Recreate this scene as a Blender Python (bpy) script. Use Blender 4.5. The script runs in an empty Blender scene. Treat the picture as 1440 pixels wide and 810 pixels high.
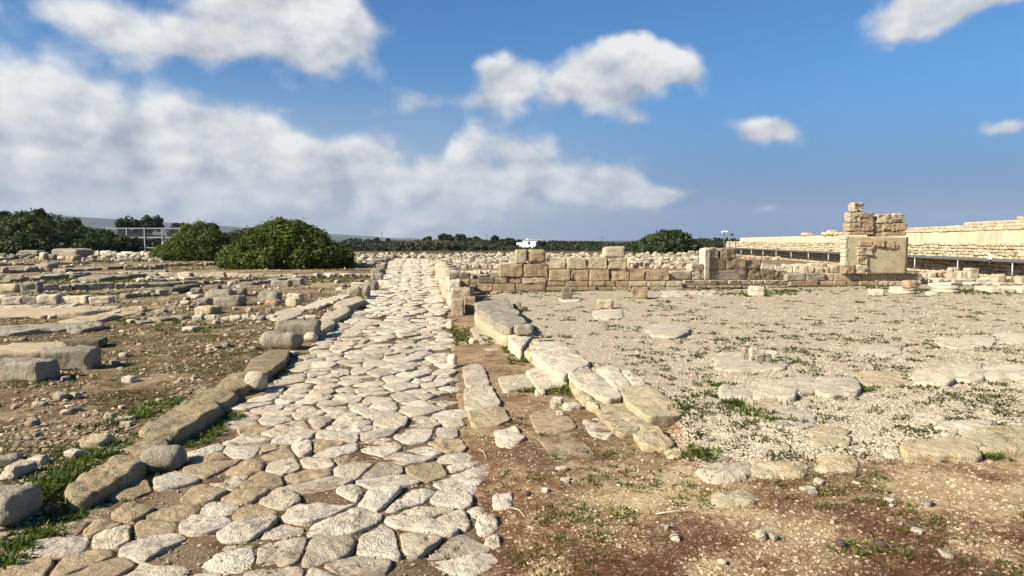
import bpy, math, random
import numpy as np
from mathutils import Vector

random.seed(11)
rng = np.random.default_rng(11)
scene = bpy.context.scene
COL = scene.collection

# ------------------------------------------------------------------ camera model
H, F, CX, CY, YH = 2.0, 960.0, 720.0, 405.0, 338.0
PITCH = math.atan((CY - YH) / F)
CP, SP = math.cos(PITCH), math.sin(PITCH)

def ray(px, py):
    dx = (px - CX) / F
    dy = -(py - CY) / F
    return np.array([dx, CP + dy * SP, -SP + dy * CP])

def P(px, py, z=0.0):
    r = ray(px, py)
    t = (z - H) / r[2]
    return np.array([r[0] * t, r[1] * t, z])

def PY(px, py, Y):
    r = ray(px, py)
    t = Y / r[1]
    return np.array([r[0] * t, Y, H + r[2] * t])

def proj(x, y, z):
    q = (x, y, z - H)
    d = q[1] * CP - q[2] * SP
    u = q[1] * SP + q[2] * CP
    return CX + F * q[0] / d, CY - F * u / d

def poly_w(pts, z=0.0):
    return np.array([P(a, b, z)[:2] for a, b in pts])

# ------------------------------------------------------------------ noise
def _hash(ix, iy, iz, seed):
    h = (ix.astype(np.int64) * 374761393 + iy.astype(np.int64) * 668265263 + iz.astype(np.int64) * 2147483647 + int(seed) * 974711) & 0xFFFFFFFF
    h = ((h ^ (h >> 13)) * 1274126177) & 0xFFFFFFFF
    h = (h ^ (h >> 16)) & 0xFFFFFFFF
    h = ((h ^ (h >> 11)) * 2246822519) & 0xFFFFFFFF
    h = h ^ (h >> 15)
    return (h & 0xFFFFFF) / float(0xFFFFFF) * 2.0 - 1.0

_CX = np.array([0, 0, 0, 0, 1, 1, 1, 1])[:, None]
_CY = np.array([0, 0, 1, 1, 0, 0, 1, 1])[:, None]
_CZ = np.array([0, 1, 0, 1, 0, 1, 0, 1])[:, None]
def vnoise(p, seed=0):
    p = np.asarray(p, float)
    i = np.floor(p)
    f = (p - i).T
    f = f * f * f * (f * (f * 6 - 15) + 10)
    i = i.astype(np.int64).T
    h = _hash(i[0] + _CX, i[1] + _CY, i[2] + _CZ, seed)
    h = h[:4] + (h[4:] - h[:4]) * f[0]
    h = h[:2] + (h[2:] - h[:2]) * f[1]
    return h[0] + (h[1] - h[0]) * f[2]

def fbm(p, seed=0, octaves=3, gain=0.5):
    p = np.asarray(p, float)
    a, s, n = 1.0, 0.0, 0
    for k in range(octaves):
        s = s + a * vnoise(p * (2.03 ** k) + 17.3 * k, seed + k * 13)
        n += a
        a *= gain
    return s / n

def sstep(a, b, x):
    t = np.clip((x - a) / (b - a), 0, 1)
    return t * t * (3 - 2 * t)

def sdist(poly, x, y):
    """signed distance to a closed polygon, positive inside"""
    d = np.full(x.shape, 1e9)
    inside = np.zeros(x.shape, bool)
    n = len(poly)
    for k in range(n):
        ax, ay = poly[k]
        bx, by = poly[(k + 1) % n]
        ex, ey = bx - ax, by - ay
        t = np.clip(((x - ax) * ex + (y - ay) * ey) / (ex * ex + ey * ey + 1e-12), 0, 1)
        d = np.minimum(d, (x - ax - t * ex) ** 2 + (y - ay - t * ey) ** 2)
        if abs(by - ay) > 1e-12:
            c = ((ay > y) != (by > y)) & (x < (bx - ax) * (y - ay) / (by - ay) + ax)
            inside ^= c
    d = np.sqrt(d)
    return np.where(inside, d, -d)

# ------------------------------------------------------------------ object helpers
def mesh_np(name, V, faces, mat, smooth=True):
    V = np.asarray(V, np.float32)
    me = bpy.data.meshes.new(name)
    me.vertices.add(len(V))
    me.vertices.foreach_set('co', V.ravel())
    faces = [np.asarray(f, np.int32) for f in faces if len(f)]
    tot = np.concatenate([np.full(len(f), f.shape[1], np.int32) for f in faces])
    loops = np.concatenate([f.ravel() for f in faces])
    start = np.concatenate([[0], np.cumsum(tot)[:-1]]).astype(np.int32)
    me.loops.add(len(loops))
    me.loops.foreach_set('vertex_index', loops)
    me.polygons.add(len(tot))
    me.polygons.foreach_set('loop_start', start)
    me.polygons.foreach_set('loop_total', tot)
    me.polygons.foreach_set('use_smooth', np.full(len(tot), smooth, bool))
    me.update(calc_edges=True)
    if mat is not None:
        me.materials.append(mat)
    return me

def obj(name, V, faces, mat, parent=None, origin=None, smooth=True):
    V = np.asarray(V, float)
    if origin is None:
        if parent is not None:
            origin = (V.min(0) + V.max(0)) / 2
        else:
            origin = (V.min(0) + V.max(0)) / 2
            origin[2] = V[:, 2].min()
    origin = np.asarray(origin, float)
    o = bpy.data.objects.new(name, mesh_np(name, V - origin, faces, mat, smooth))
    COL.objects.link(o)
    if parent is not None:
        o.parent = parent
        o.location = Vector(origin) - parent.location
    else:
        o.location = origin
    return o

def tag(o, label, cat, group=None):
    o['label'] = label
    o['category'] = cat
    o['kind'] = 'thing'
    if group:
        o['group'] = group
    return o

def thing(name, label, cat, loc, group=None):
    o = bpy.data.objects.new(name, None)
    o.empty_display_size = 0.2
    COL.objects.link(o)
    o.location = loc
    return tag(o, label, cat, group)

def kind(o, k):
    o['kind'] = k
    return o

class Acc:
    """collects pieces of ONE object's mesh"""
    def __init__(s):
        s.V, s.F, s.n = [], {}, 0
    def add(s, V, faces):
        V = np.asarray(V, float)
        s.V.append(V)
        for f in faces:
            f = np.asarray(f)
            if len(f):
                s.F.setdefault(f.shape[1], []).append(f + s.n)
        s.n += len(V)
    def build(s, name, mat, parent=None, origin=None, smooth=True):
        return obj(name, np.concatenate(s.V), [np.concatenate(v) for v in s.F.values()], mat, parent, origin, smooth)

# ------------------------------------------------------------------ stone shapes
_topo = {}
def cube_topo(n):
    if n in _topo:
        return _topo[n]
    idx, pts, quads = {}, [], []
    def vid(i, j, k):
        if (i, j, k) not in idx:
            idx[(i, j, k)] = len(pts)
            pts.append((i, j, k))
        return idx[(i, j, k)]
    for a in range(n):
        for b in range(n):
            for side in (0, n):
                q = [(a, b), (a + 1, b), (a + 1, b + 1), (a, b + 1)]
                for ax in range(3):
                    f = []
                    for (u, v) in q:
                        c = [0, 0, 0]
                        c[ax] = side
                        c[(ax + 1) % 3] = u
                        c[(ax + 2) % 3] = v
                        f.append(vid(*c))
                    quads.append(f if side else f[::-1])
    p = np.array(pts, float) / n * 2 - 1
    p = 0.55 * p + 0.45 * np.sin(p * math.pi / 2)
    _topo[n] = (p, np.array(quads))
    return _topo[n]

def block_geo(dims, seed, n=5, rnd=0.25, rough=0.05, freq=2.2, lumpy=0.0):
    """rounded, weathered block centred on the origin with its base at z = 0"""
    p, q = cube_topo(n)
    half = np.asarray(dims, float) / 2
    r = rnd * half.min()
    v = p * half
    inner = np.clip(v, -(half - r), half - r)
    d = v - inner
    nrm = d / (np.linalg.norm(d, axis=1)[:, None] + 1e-9)
    v = inner + nrm * r
    m = half.min() * 2
    off = np.array([seed * 3.7 % 50, seed * 1.9 % 50, seed * 7.1 % 50])
    nz = fbm(v / m * freq + off, seed, 3)
    chip = np.maximum(0, vnoise(v / m * 1.7 + off + 9, seed + 5) - 0.30)
    nz = nz - 0.9 * np.maximum(0, 0.25 - np.abs(vnoise(v / m * 2.6 + off + 4, seed + 6)))
    v = v + nrm * (nz * rough * m - chip * rough * 2.2 * m)[:, None]
    if lumpy:
        big = np.stack([vnoise(v / (half.max() * 1.3) + off + 31 * k, seed + k) for k in range(3)], 1)
        v = v + big * lumpy * half
    v[:, 2] += half[2]
    return v, [q]

_qb = {}
def quick_block(dims, seed, n=3, rnd=0.6, rough=0.07, freq=2.0, lumpy=0.12):
    """one of a few dozen ready unit stones, scaled"""
    key = (seed % 40, n, round(rnd, 1))
    if key not in _qb:
        _qb[key] = block_geo((1, 0.8, 0.6), seed % 40 + 300, n, round(rnd, 1), rough, freq, lumpy)
    V, Fc = _qb[key]
    return V * (np.asarray(dims, float) / np.array([1, 0.8, 0.6])), Fc

def rotz(v, a):
    c, s = math.cos(a), math.sin(a)
    o = np.array(v, float)
    o[:, 0] = v[:, 0] * c - v[:, 1] * s
    o[:, 1] = v[:, 0] * s + v[:, 1] * c
    return o

def tilt(v, rx, ry):
    c, s = math.cos(rx), math.sin(rx)
    o = np.array(v, float)
    o[:, 1] = v[:, 1] * c - v[:, 2] * s
    o[:, 2] = v[:, 1] * s + v[:, 2] * c
    c, s = math.cos(ry), math.sin(ry)
    w = np.array(o)
    w[:, 0] = o[:, 0] * c + o[:, 2] * s
    w[:, 2] = -o[:, 0] * s + o[:, 2] * c
    return w

def chaikin(p, n=1, r=0.25):
    for _ in range(n):
        q = np.roll(p, -1, 0)
        a = p * (1 - r) + q * r
        b = p * r + q * (1 - r)
        p = np.stack([a, b], 1).reshape(-1, 2)
    return p

def resample(p, M):
    q = np.vstack([p, p[:1]])
    seg = np.linalg.norm(np.diff(q, axis=0), axis=1)
    c = np.concatenate([[0], np.cumsum(seg)])
    t = np.linspace(0, c[-1], M, endpoint=False)
    return np.stack([np.interp(t, c, q[:, 0]), np.interp(t, c, q[:, 1])], 1)

def poly_area_c(p):
    x, y = p[:, 0], p[:, 1]
    x2, y2 = np.roll(x, -1), np.roll(y, -1)
    c = x * y2 - x2 * y
    A = c.sum() / 2
    if abs(A) < 1e-9:
        return 1e-9, p.mean(0)
    return A, np.array([((x + x2) * c).sum() / (6 * A), ((y + y2) * c).sum() / (6 * A)])

def slab_geo(poly, zt, zb, seed, M=40, dome=0.0, rough=0.012, edge=0.03, cut=2, ratio=0.25, jag=0.03, slope=(0, 0), rings=6, sides=2, step=0.0):
    """flat irregular stone: outline in plan, rough slightly domed top, rounded arris, sides"""
    poly = np.asarray(poly, float)
    A, c = poly_area_c(poly)
    if A < 0:
        poly = poly[::-1]
        A = -A
    p = resample(chaikin(poly, cut, ratio), M)
    size = math.sqrt(A)
    rel = p - c
    ang = np.arange(M) / M * 2 * math.pi
    cp3 = np.stack([np.cos(ang) * 2.2, np.sin(ang) * 2.2, np.full(M, seed * 0.37 % 90)], 1)
    rel = rel * (1 + jag * fbm(cp3, seed, 3))[:, None]
    e = min(edge / size * 1.6, 0.3)
    ss = list(np.linspace(0, 1 - e, rings + 1)[1:] ** 0.9 * (1 - e) ** 0.1)
    zz = [zt + dome * (1 - s * s) for s in ss]
    ss += [1 - e * 0.45, 1 - e * 0.1, 1.0]
    zz += [zt - edge * 0.12, zt - edge * 0.45, zt - edge]
    top_n = len(ss)
    for k in range(1, sides + 1):
        ss.append(1.0 + 0.015 * math.sin(k * 2.1 + seed))
        zz.append(zt - edge + (zb - zt + edge) * k / sides)
    V = [np.array([[c[0], c[1], zt + dome]])]
    for s, z in zip(ss, zz):
        xy = c + rel * s
        V.append(np.column_stack([xy, np.full(M, z)]))
    V = np.concatenate(V)
    off = np.array([seed * 1.37 % 40, seed * 2.11 % 40, 0])
    top = V[:, 2] > zt - edge * 1.01
    s0 = max(size, 0.15)
    nz = fbm(V / s0 * 2.4 + off, seed, 2) * 1.4 + 0.6 * fbm(V / s0 * 7 + off, seed + 3, 2)
    V[top, 2] += nz[top] * rough
    rid = np.abs(vnoise(V / s0 * 3.1 + off + 3, seed + 31)) + 0.5 * np.abs(vnoise(V / s0 * 8.3 + off, seed + 32))
    V[top, 2] -= (np.maximum(0, 0.22 - rid[top])) * rough * 3.5
    if step:
        cr = vnoise(V / s0 * 1.6 + off + 5, seed + 9)
        V[top, 2] -= step * (cr[top] > 0.25)
    side = ~top
    if side.any():
        dirv = V[side, :2] - c
        dirv /= np.linalg.norm(dirv, axis=1)[:, None] + 1e-9
        V[side, :2] += dirv * (fbm(V[side] / s0 * 4 + off + 7, seed + 21, 3) * rough * 1.6)[:, None]
    V[:, 2] += (V[:, 0] - c[0]) * slope[0] + (V[:, 1] - c[1]) * slope[1]
    K = len(ss)
    i = np.arange(M)
    j = (i + 1) % M
    tris = np.stack([np.zeros(M, int), 1 + i, 1 + j], 1)
    quads = [np.stack([1 + k * M + i, 1 + (k + 1) * M + i, 1 + (k + 1) * M + j, 1 + k * M + j], 1) for k in range(K - 1)]
    return V, [tris, np.concatenate(quads)]

def box_geo(x0, x1, y0, y1, z0, z1):
    v = np.array([(x, y, z) for z in (z0, z1) for (x, y) in ((x0, y0), (x1, y0), (x1, y1), (x0, y1))], float)
    q = np.array([(3, 2, 1, 0), (4, 5, 6, 7), (0, 1, 5, 4), (1, 2, 6, 5), (2, 3, 7, 6), (3, 0, 4, 7)])
    return v, [q]

def tube_geo(pts, r, k=8, r2=None):
    pts = np.array(pts, float)
    V, Q = [], []
    n = len(pts)
    for i in range(n):
        d = pts[min(i + 1, n - 1)] - pts[max(i - 1, 0)]
        d /= np.linalg.norm(d) + 1e-9
        a = np.cross(d, (0, 0, 1) if abs(d[2]) < 0.9 else (1, 0, 0))
        a /= np.linalg.norm(a)
        b = np.cross(d, a)
        rr = r if r2 is None else r + (r2 - r) * i / max(n - 1, 1)
        for t in range(k):
            w = 2 * math.pi * t / k
            V.append(pts[i] + rr * (math.cos(w) * a + math.sin(w) * b))
    for i in range(n - 1):
        for t in range(k):
            u = (t + 1) % k
            Q.append((i * k + t, i * k + u, (i + 1) * k + u, (i + 1) * k + t))
    V = np.array(V)
    V = np.vstack([V, pts[:1], pts[-1:]])
    m = n * k
    T = [(m, (t + 1) % k, t) for t in range(k)] + [(m + 1, (n - 1) * k + t, (n - 1) * k + (t + 1) % k) for t in range(k)]
    return V, [np.array(Q), np.array(T)]

# ------------------------------------------------------------------ node helpers
ALB = 0.76      # all stone and soil albedos are written for a lighter exposure
class NT:
    def __init__(s, tree):
        s.t = tree
        s.t.nodes.clear()
    def n(s, ty, **kw):
        nd = s.t.nodes.new(ty)
        for k, v in kw.items():
            setattr(nd, k, v)
        return nd
    def put(s, sock, v):
        if v is None:
            return
        if isinstance(v, bpy.types.NodeSocket):
            s.t.links.new(v, sock)
        else:
            if sock.type == 'RGBA' and len(v) == 3:
                v = (*v, 1)
            sock.default_value = v
    def m(s, op, a, b=None, c=None, clamp=False):
        nd = s.n('ShaderNodeMath', operation=op, use_clamp=clamp)
        for k, v in enumerate((a, b, c)):
            s.put(nd.inputs[k], v)
        return nd.outputs[0]
    def vm(s, op, a, b=None):
        nd = s.n('ShaderNodeVectorMath', operation=op)
        s.put(nd.inputs[0], a)
        s.put(nd.inputs[1], b)
        return nd.outputs[0]
    def mix(s, f, a, b, blend='MIX'):
        nd = s.n('ShaderNodeMix', data_type='RGBA', blend_type=blend)
        s.put(nd.inputs[0], f)
        s.put(nd.inputs[6], a)
        s.put(nd.inputs[7], b)
        return nd.outputs[2]
    def noise(s, vec, scale, detail=4, rough=0.55, dist=0.0):
        nd = s.n('ShaderNodeTexNoise')
        s.put(nd.inputs['Vector'], vec)
        nd.inputs['Scale'].default_value = scale
        nd.inputs['Detail'].default_value = detail
        nd.inputs['Roughness'].default_value = rough
        nd.inputs['Distortion'].default_value = dist
        return nd.outputs[0]
    def voro(s, vec, scale, feature='F1', rnd=1.0):
        nd = s.n('ShaderNodeTexVoronoi', feature=feature)
        s.put(nd.inputs['Vector'], vec)
        nd.inputs['Scale'].default_value = scale
        nd.inputs['Randomness'].default_value = rnd
        return nd
    def sm(s, v, a, b, lo=0.0, hi=1.0, kind='SMOOTHSTEP'):
        nd = s.n('ShaderNodeMapRange', interpolation_type=kind)
        s.put(nd.inputs[0], v)
        for k, x in enumerate((a, b, lo, hi)):
            s.put(nd.inputs[k + 1], x)
        return nd.outputs[0]
    def attr(s, name):
        return s.n('ShaderNodeAttribute', attribute_name=name).outputs['Fac']
    def bump(s, h, strength, dist=0.02, normal=None):
        nd = s.n('ShaderNodeBump')
        s.put(nd.inputs['Height'], h)
        nd.inputs['Strength'].default_value = strength
        nd.inputs['Distance'].default_value = dist
        if normal is not None:
            s.put(nd.inputs['Normal'], normal)
        return nd.outputs[0]
    def out(s, color, rough=0.9, normal=None, spec=0.2, metal=0.0):
        b = s.n('ShaderNodeBsdfPrincipled')
        s.put(b.inputs['Base Color'], color)
        s.put(b.inputs['Roughness'], rough)
        b.inputs['Specular IOR Level'].default_value = spec
        b.inputs['Metallic'].default_value = metal
        if normal is not None:
            s.put(b.inputs['Normal'], normal)
        o = s.n('ShaderNodeOutputMaterial')
        s.t.links.new(b.outputs[0], o.inputs[0])
        return b

def new_mat(name):
    m = bpy.data.materials.new(name)
    m.use_nodes = True
    return m, NT(m.node_tree)

def stone_mat(name, light, mid, dark, lichen=0.0, spots=0.3, bump=0.5, island=False, vary=0.25, soil=0.0, scale=1.0, pits=0.5):
    """limestone: blotches, grain, dark lichen spots, optional orange lichen, pitted relief"""
    m, t = new_mat(name)
    tc = t.n('ShaderNodeTexCoord')
    info = t.n('ShaderNodeObjectInfo')
    if island:
        rnd = t.n('ShaderNodeNewGeometry').outputs['Random Per Island']
    else:
        rnd = info.outputs['Random']
    off = t.n('ShaderNodeCombineXYZ')
    t.put(off.inputs[0], t.m('MULTIPLY', rnd, 37.0))
    t.put(off.inputs[1], t.m('MULTIPLY', rnd, 91.0))
    t.put(off.inputs[2], t.m('MULTIPLY', rnd, 13.0))
    rw = t.n('ShaderNodeTexWhiteNoise', noise_dimensions='1D')
    t.put(rw.inputs['W'], t.m('MULTIPLY', rnd, 231.0))
    vec = t.vm('ADD', tc.outputs['Object'], off.outputs[0])
    rt = t.n('ShaderNodeVectorRotate', rotation_type='Z_AXIS')
    t.put(rt.inputs['Vector'], vec)
    t.put(rt.inputs['Angle'], t.m('MULTIPLY', rw.outputs['Value'], 6.28))
    st = t.n('ShaderNodeCombineXYZ')
    t.put(st.inputs[0], t.m('ADD', t.m('MULTIPLY', rnd, 0.6), 0.65))
    t.put(st.inputs[1], t.m('ADD', t.m('MULTIPLY', rw.outputs['Value'], 1.3), 0.8))
    st.inputs[2].default_value = 1.0
    vec = t.vm('MULTIPLY', rt.outputs[0], st.outputs[0])
    a = t.noise(vec, 3.2 * scale, 5, 0.62)
    b = t.noise(vec, 14 * scale, 5, 0.65)
    g = t.noise(vec, 70 * scale, 3, 0.6)
    c = t.mix(t.sm(a, 0.36, 0.66), mid, light)
    c = t.mix(t.m('MULTIPLY', t.sm(b, 0.52, 0.74), spots * 0.85), c, dark)
    c = t.mix(t.m('MULTIPLY', t.sm(g, 0.52, 0.7), 0.45 * spots + 0.12), c, dark)
    if soil:
        sn = t.noise(vec, 2.1 * scale, 4, 0.6, 0.6)
        c = t.mix(t.m('MULTIPLY', t.sm(sn, 0.5, 0.68), soil), c, (0.27, 0.17, 0.085))
    if lichen:
        ln = t.noise(vec, 16 * scale, 5, 0.7)
        lb = t.noise(vec, 2.6 * scale, 2, 0.5)
        lf = t.m('MULTIPLY', t.sm(ln, 0.53, 0.62), t.sm(lb, 0.60 - 0.3 * lichen, 0.74 - 0.3 * lichen))
        c = t.mix(t.m('MULTIPLY', lf, 0.8), c, (0.58, 0.31, 0.06))
    br = t.m('ADD', t.m('MULTIPLY', rnd, 2 * vary), 1 - vary)
    c = t.mix(1.0, c, br, 'MULTIPLY')
    rn = t.n('ShaderNodeTexWhiteNoise', noise_dimensions='1D')
    t.put(rn.inputs['W'], t.m('MULTIPLY', rnd, 517.0))
    c = t.mix(t.m('MULTIPLY', rn.outputs['Value'], 0.35), c, mid)
    vo = t.voro(vec, 26 * scale).outputs['Distance']
    pit = t.m('MULTIPLY', t.sm(vo, 0.0, 0.30), pits)
    cr = t.noise(vec, 3.1 * scale, 6, 0.6, 0.3)
    crack = t.m('MAXIMUM', t.sm(t.m('ABSOLUTE', t.m('SUBTRACT', cr, 0.5)), 0.0, 0.012), t.sm(t.noise(vec, 2.7 * scale, 2), 0.56, 0.46))
    rg = t.noise(vec, 8.5 * scale, 7, 0.70, 0.0)
    c = t.mix(t.m('MULTIPLY', t.m('SUBTRACT', 1.0, crack), 0.45), c, tuple(x * 0.55 for x in dark))
    c = t.mix(t.m('MULTIPLY', t.sm(rg, 0.44, 0.28), 0.4 * spots + 0.06), c, dark)
    c = t.mix(1.0, c, (ALB, ALB * 0.985, ALB * 0.955), 'MULTIPLY')
    hgt = t.m('ADD', t.m('ADD', t.m('MULTIPLY', b, 0.8), t.m('MULTIPLY', g, 0.45)), t.m('ADD', t.m('MULTIPLY', pit, 0.6), t.m('MULTIPLY', crack, 0.5)))
    hgt = t.m('ADD', hgt, t.m('MULTIPLY', rg, 1.2))
    t.out(c, 0.92, t.bump(hgt, min(1.0, bump * 1.5), 0.035 / scale), 0.12)
    return m

M = {}
M['pale'] = stone_mat('pale_paving_limestone', (0.755, 0.675, 0.54), (0.62, 0.53, 0.40), (0.31, 0.245, 0.17), 0, 0.36, 0.6, soil=0.24, vary=0.12)
M['buff'] = stone_mat('buff_paving_limestone', (0.72, 0.62, 0.465), (0.58, 0.48, 0.34), (0.28, 0.215, 0.14), 0, 0.4, 0.6, soil=0.25, vary=0.14)
M['tan'] = stone_mat('tan_worn_limestone', (0.50, 0.395, 0.25), (0.41, 0.31, 0.185), (0.17, 0.125, 0.08), 0, 0.4, 0.5, soil=0.45, vary=0.13, pits=0.3)
M['grey'] = stone_mat('grey_paving_limestone', (0.56, 0.485, 0.37), (0.44, 0.37, 0.265), (0.19, 0.15, 0.105), 0, 0.6, 0.65, soil=0.3, vary=0.15)
M['kerb'] = stone_mat('lichened_kerb_limestone', (0.48, 0.395, 0.255), (0.36, 0.285, 0.175), (0.10, 0.08, 0.06), 0.8, 0.8, 0.9, vary=0.1)
M['weathered'] = stone_mat('weathered_grey_limestone', (0.50, 0.45, 0.345), (0.36, 0.31, 0.225), (0.10, 0.085, 0.066), 0.1, 0.8, 0.9, vary=0.18)
M['darkstone'] = stone_mat('dark_weathered_limestone', (0.33, 0.28, 0.205), (0.22, 0.18, 0.125), (0.07, 0.058, 0.045), 0, 0.8, 0.9, vary=0.15)
M['white'] = stone_mat('bleached_limestone', (0.82, 0.73, 0.56), (0.68, 0.58, 0.42), (0.29, 0.225, 0.155), 0.1, 0.35, 0.9, vary=0.12, soil=0.12)
M['yellow'] = stone_mat('lichened_court_limestone', (0.72, 0.605, 0.41), (0.58, 0.465, 0.29), (0.25, 0.195, 0.12), 0.6, 0.45, 0.85, vary=0.12)
M['ashlar'] = stone_mat('golden_brown_tuff', (0.56, 0.43, 0.275), (0.43, 0.31, 0.185), (0.17, 0.115, 0.065), 0.0, 0.85, 1.0, vary=0.2)
M['ashlarpale'] = stone_mat('pale_tuff', (0.70, 0.59, 0.42), (0.56, 0.45, 0.295), (0.23, 0.17, 0.105), 0.0, 0.7, 0.9, vary=0.16)
M['rubble'] = stone_mat('rubble_stone', (0.56, 0.49, 0.365), (0.42, 0.35, 0.245), (0.16, 0.13, 0.09), 0.0, 0.6, 0.8, island=True, vary=0.4)
M['rubbleyellow'] = stone_mat('yellow_rubble_stone', (0.70, 0.595, 0.42), (0.56, 0.455, 0.295), (0.27, 0.20, 0.13), 0.0, 0.4, 0.8, island=True, vary=0.28)
M['pebble'] = stone_mat('pale_pebble', (0.82, 0.72, 0.55), (0.72, 0.61, 0.44), (0.42, 0.33, 0.22), 0.0, 0.3, 0.2, island=True, vary=0.26)
M['sandpebble'] = stone_mat('sand_pebble', (0.66, 0.56, 0.40), (0.52, 0.41, 0.26), (0.27, 0.20, 0.12), 0.0, 0.3, 0.2, island=True, vary=0.3)
M['soilpebble'] = stone_mat('soil_pebble', (0.50, 0.41, 0.28), (0.35, 0.265, 0.165), (0.17, 0.125, 0.075), 0.0, 0.3, 0.2, island=True, vary=0.4)

def simple_mat(name, col, rough=0.6, metal=0.0, n_scale=20, amt=0.3, bump=0.1, spec=0.3):
    m, t = new_mat(name)
    tc = t.n('ShaderNodeTexCoord')
    n = t.noise(tc.outputs['Object'], n_scale, 4, 0.6)
    c = t.mix(t.m('MULTIPLY', t.sm(n, 0.4, 0.7), amt), col, tuple(x * 0.5 for x in col))
    t.out(c, rough, t.bump(n, bump, 0.01), spec, metal)
    return m
M['galv'] = simple_mat('galvanised_steel', (0.42, 0.44, 0.46), 0.5, 0.6, 8, 0.3)
M['greysteel'] = simple_mat('grey_painted_steel', (0.10, 0.108, 0.115), 0.55, 0.1, 8, 0.3)
M['whitewash'] = simple_mat('whitewashed_render', (0.78, 0.78, 0.76), 0.9, 0, 2, 0.12)
M['darkglass'] = simple_mat('dark_window', (0.05, 0.06, 0.075), 0.2, 0, 2, 0.1)
M['bark'] = simple_mat('bark', (0.11, 0.08, 0.055), 0.95, 0, 12, 0.6, 0.8)
M['lampwhite'] = simple_mat('white_lamp_housing', (0.7, 0.7, 0.7), 0.4, 0, 4, 0.1)
M['cone'] = simple_mat('pine_cone_scale', (0.085, 0.06, 0.045), 0.85, 0, 60, 0.6, 0.4)
M['twig'] = simple_mat('bleached_twig', (0.5, 0.43, 0.32), 0.9, 0, 40, 0.5, 0.4)

def plaster_mat(name, a, b, c2):
    m, t = new_mat(name)
    tc = t.n('ShaderNodeTexCoord')
    v = tc.outputs['Object']
    n1 = t.noise(v, 1.3, 5, 0.6)
    n2 = t.noise(v, 9, 6, 0.7)
    n3 = t.voro(v, 3.4).outputs['Distance']
    col = t.mix(t.sm(n1, 0.35, 0.65), a, b)
    col = t.mix(t.m('MULTIPLY', t.sm(n2, 0.50, 0.66), 0.8), col, c2)
    col = t.mix(t.m('MULTIPLY', t.sm(n3, 0.35, 0.75), 0.4), col, c2)
    bk = t.n('ShaderNodeTexBrick')
    mp = t.n('ShaderNodeMapping')
    t.put(mp.inputs[0], v)
    mp.inputs['Rotation'].default_value = (math.pi / 2, 0, 0)
    t.put(bk.inputs['Vector'], mp.outputs[0])
    bk.inputs['Scale'].default_value = 1.6
    bk.inputs['Mortar Size'].default_value = 0.02
    bk.inputs['Mortar Smooth'].default_value = 0.6
    col = t.mix(t.m('MULTIPLY', t.m('MULTIPLY', bk.outputs['Fac'], t.sm(t.noise(v, 2.2, 4), 0.42, 0.58)), 0.6), col, (0.66, 0.58, 0.43))
    col = t.mix(1.0, col, (ALB, ALB, ALB), 'MULTIPLY')
    t.out(col, 0.95, t.bump(n2, 0.6, 0.03), 0.1)
    return m
M['plaster'] = plaster_mat('weathered_plaster', (0.60, 0.49, 0.315), (0.52, 0.41, 0.255), (0.37, 0.285, 0.17))

def band_mat():
    m, t = new_mat('wall_plaster_band')
    v = t.n('ShaderNodeTexCoord').outputs['Object']
    n1 = t.noise(v, 0.35, 4, 0.6)
    sx = t.n('ShaderNodeMapping')
    t.put(sx.inputs[0], v)
    sx.inputs['Scale'].default_value = (1.4, 1.4, 0.12)
    n2 = t.noise(sx.outputs[0], 1.6, 5, 0.65)
    col = t.mix(t.sm(n1, 0.4, 0.62), (0.66, 0.555, 0.385), (0.56, 0.46, 0.31))
    col = t.mix(t.m('MULTIPLY', t.sm(n2, 0.46, 0.64), 0.75), col, (0.38, 0.30, 0.185))
    col = t.mix(1.0, col, (ALB, ALB, ALB), 'MULTIPLY')
    t.out(col, 0.95, t.bump(t.noise(v, 6, 5), 0.5, 0.04), 0.1)
    return m
M['band'] = band_mat()


def leaf_mat(name, a, b, trans=0.25):
    m, t = new_mat(name)
    g = t.n('ShaderNodeNewGeometry')
    tc = t.n('ShaderNodeTexCoord')
    n = t.noise(tc.outputs['Object'], 0.9, 3, 0.6)
    f = t.m('ADD', t.m('MULTIPLY', g.outputs['Random Per Island'], 0.6), t.m('MULTIPLY', t.sm(n, 0.38, 0.62), 0.4))
    col = t.mix(f, tuple(x * 0.70 for x in a), tuple(x * 0.70 for x in b))
    d = t.n('ShaderNodeBsdfPrincipled')
    t.put(d.inputs['Base Color'], col)
    d.inputs['Roughness'].default_value = 0.6
    d.inputs['Specular IOR Level'].default_value = 0.25
    tr = t.n('ShaderNodeBsdfTranslucent')
    t.put(tr.inputs[0], t.mix(1.0, col, (1.2, 1.3, 0.7), 'MULTIPLY'))
    mx = t.n('ShaderNodeMixShader')
    mx.inputs[0].default_value = trans
    t.t.links.new(d.outputs[0], mx.inputs[1])
    t.t.links.new(tr.outputs[0], mx.inputs[2])
    o = t.n('ShaderNodeOutputMaterial')
    t.t.links.new(mx.outputs[0], o.inputs[0])
    return m
M['mastic'] = leaf_mat('mastic_leaves', (0.034, 0.060, 0.008), (0.150, 0.180, 0.018), 0.3)
M['masticdark'] = leaf_mat('dark_mastic_leaves', (0.026, 0.044, 0.009), (0.066, 0.092, 0.016))
M['pine'] = leaf_mat('pine_needles', (0.025, 0.042, 0.014), (0.055, 0.08, 0.024))
M['scrub'] = leaf_mat('scrub_leaves', (0.04, 0.05, 0.02), (0.085, 0.09, 0.035))
M['reed'] = leaf_mat('dry_reeds', (0.13, 0.11, 0.055), (0.20, 0.165, 0.085))
M['grass'] = leaf_mat('grass_blades', (0.065, 0.105, 0.012), (0.145, 0.185, 0.022), 0.35)
M['weed'] = leaf_mat('court_weeds', (0.06, 0.075, 0.02), (0.13, 0.135, 0.04), 0.3)
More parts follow.
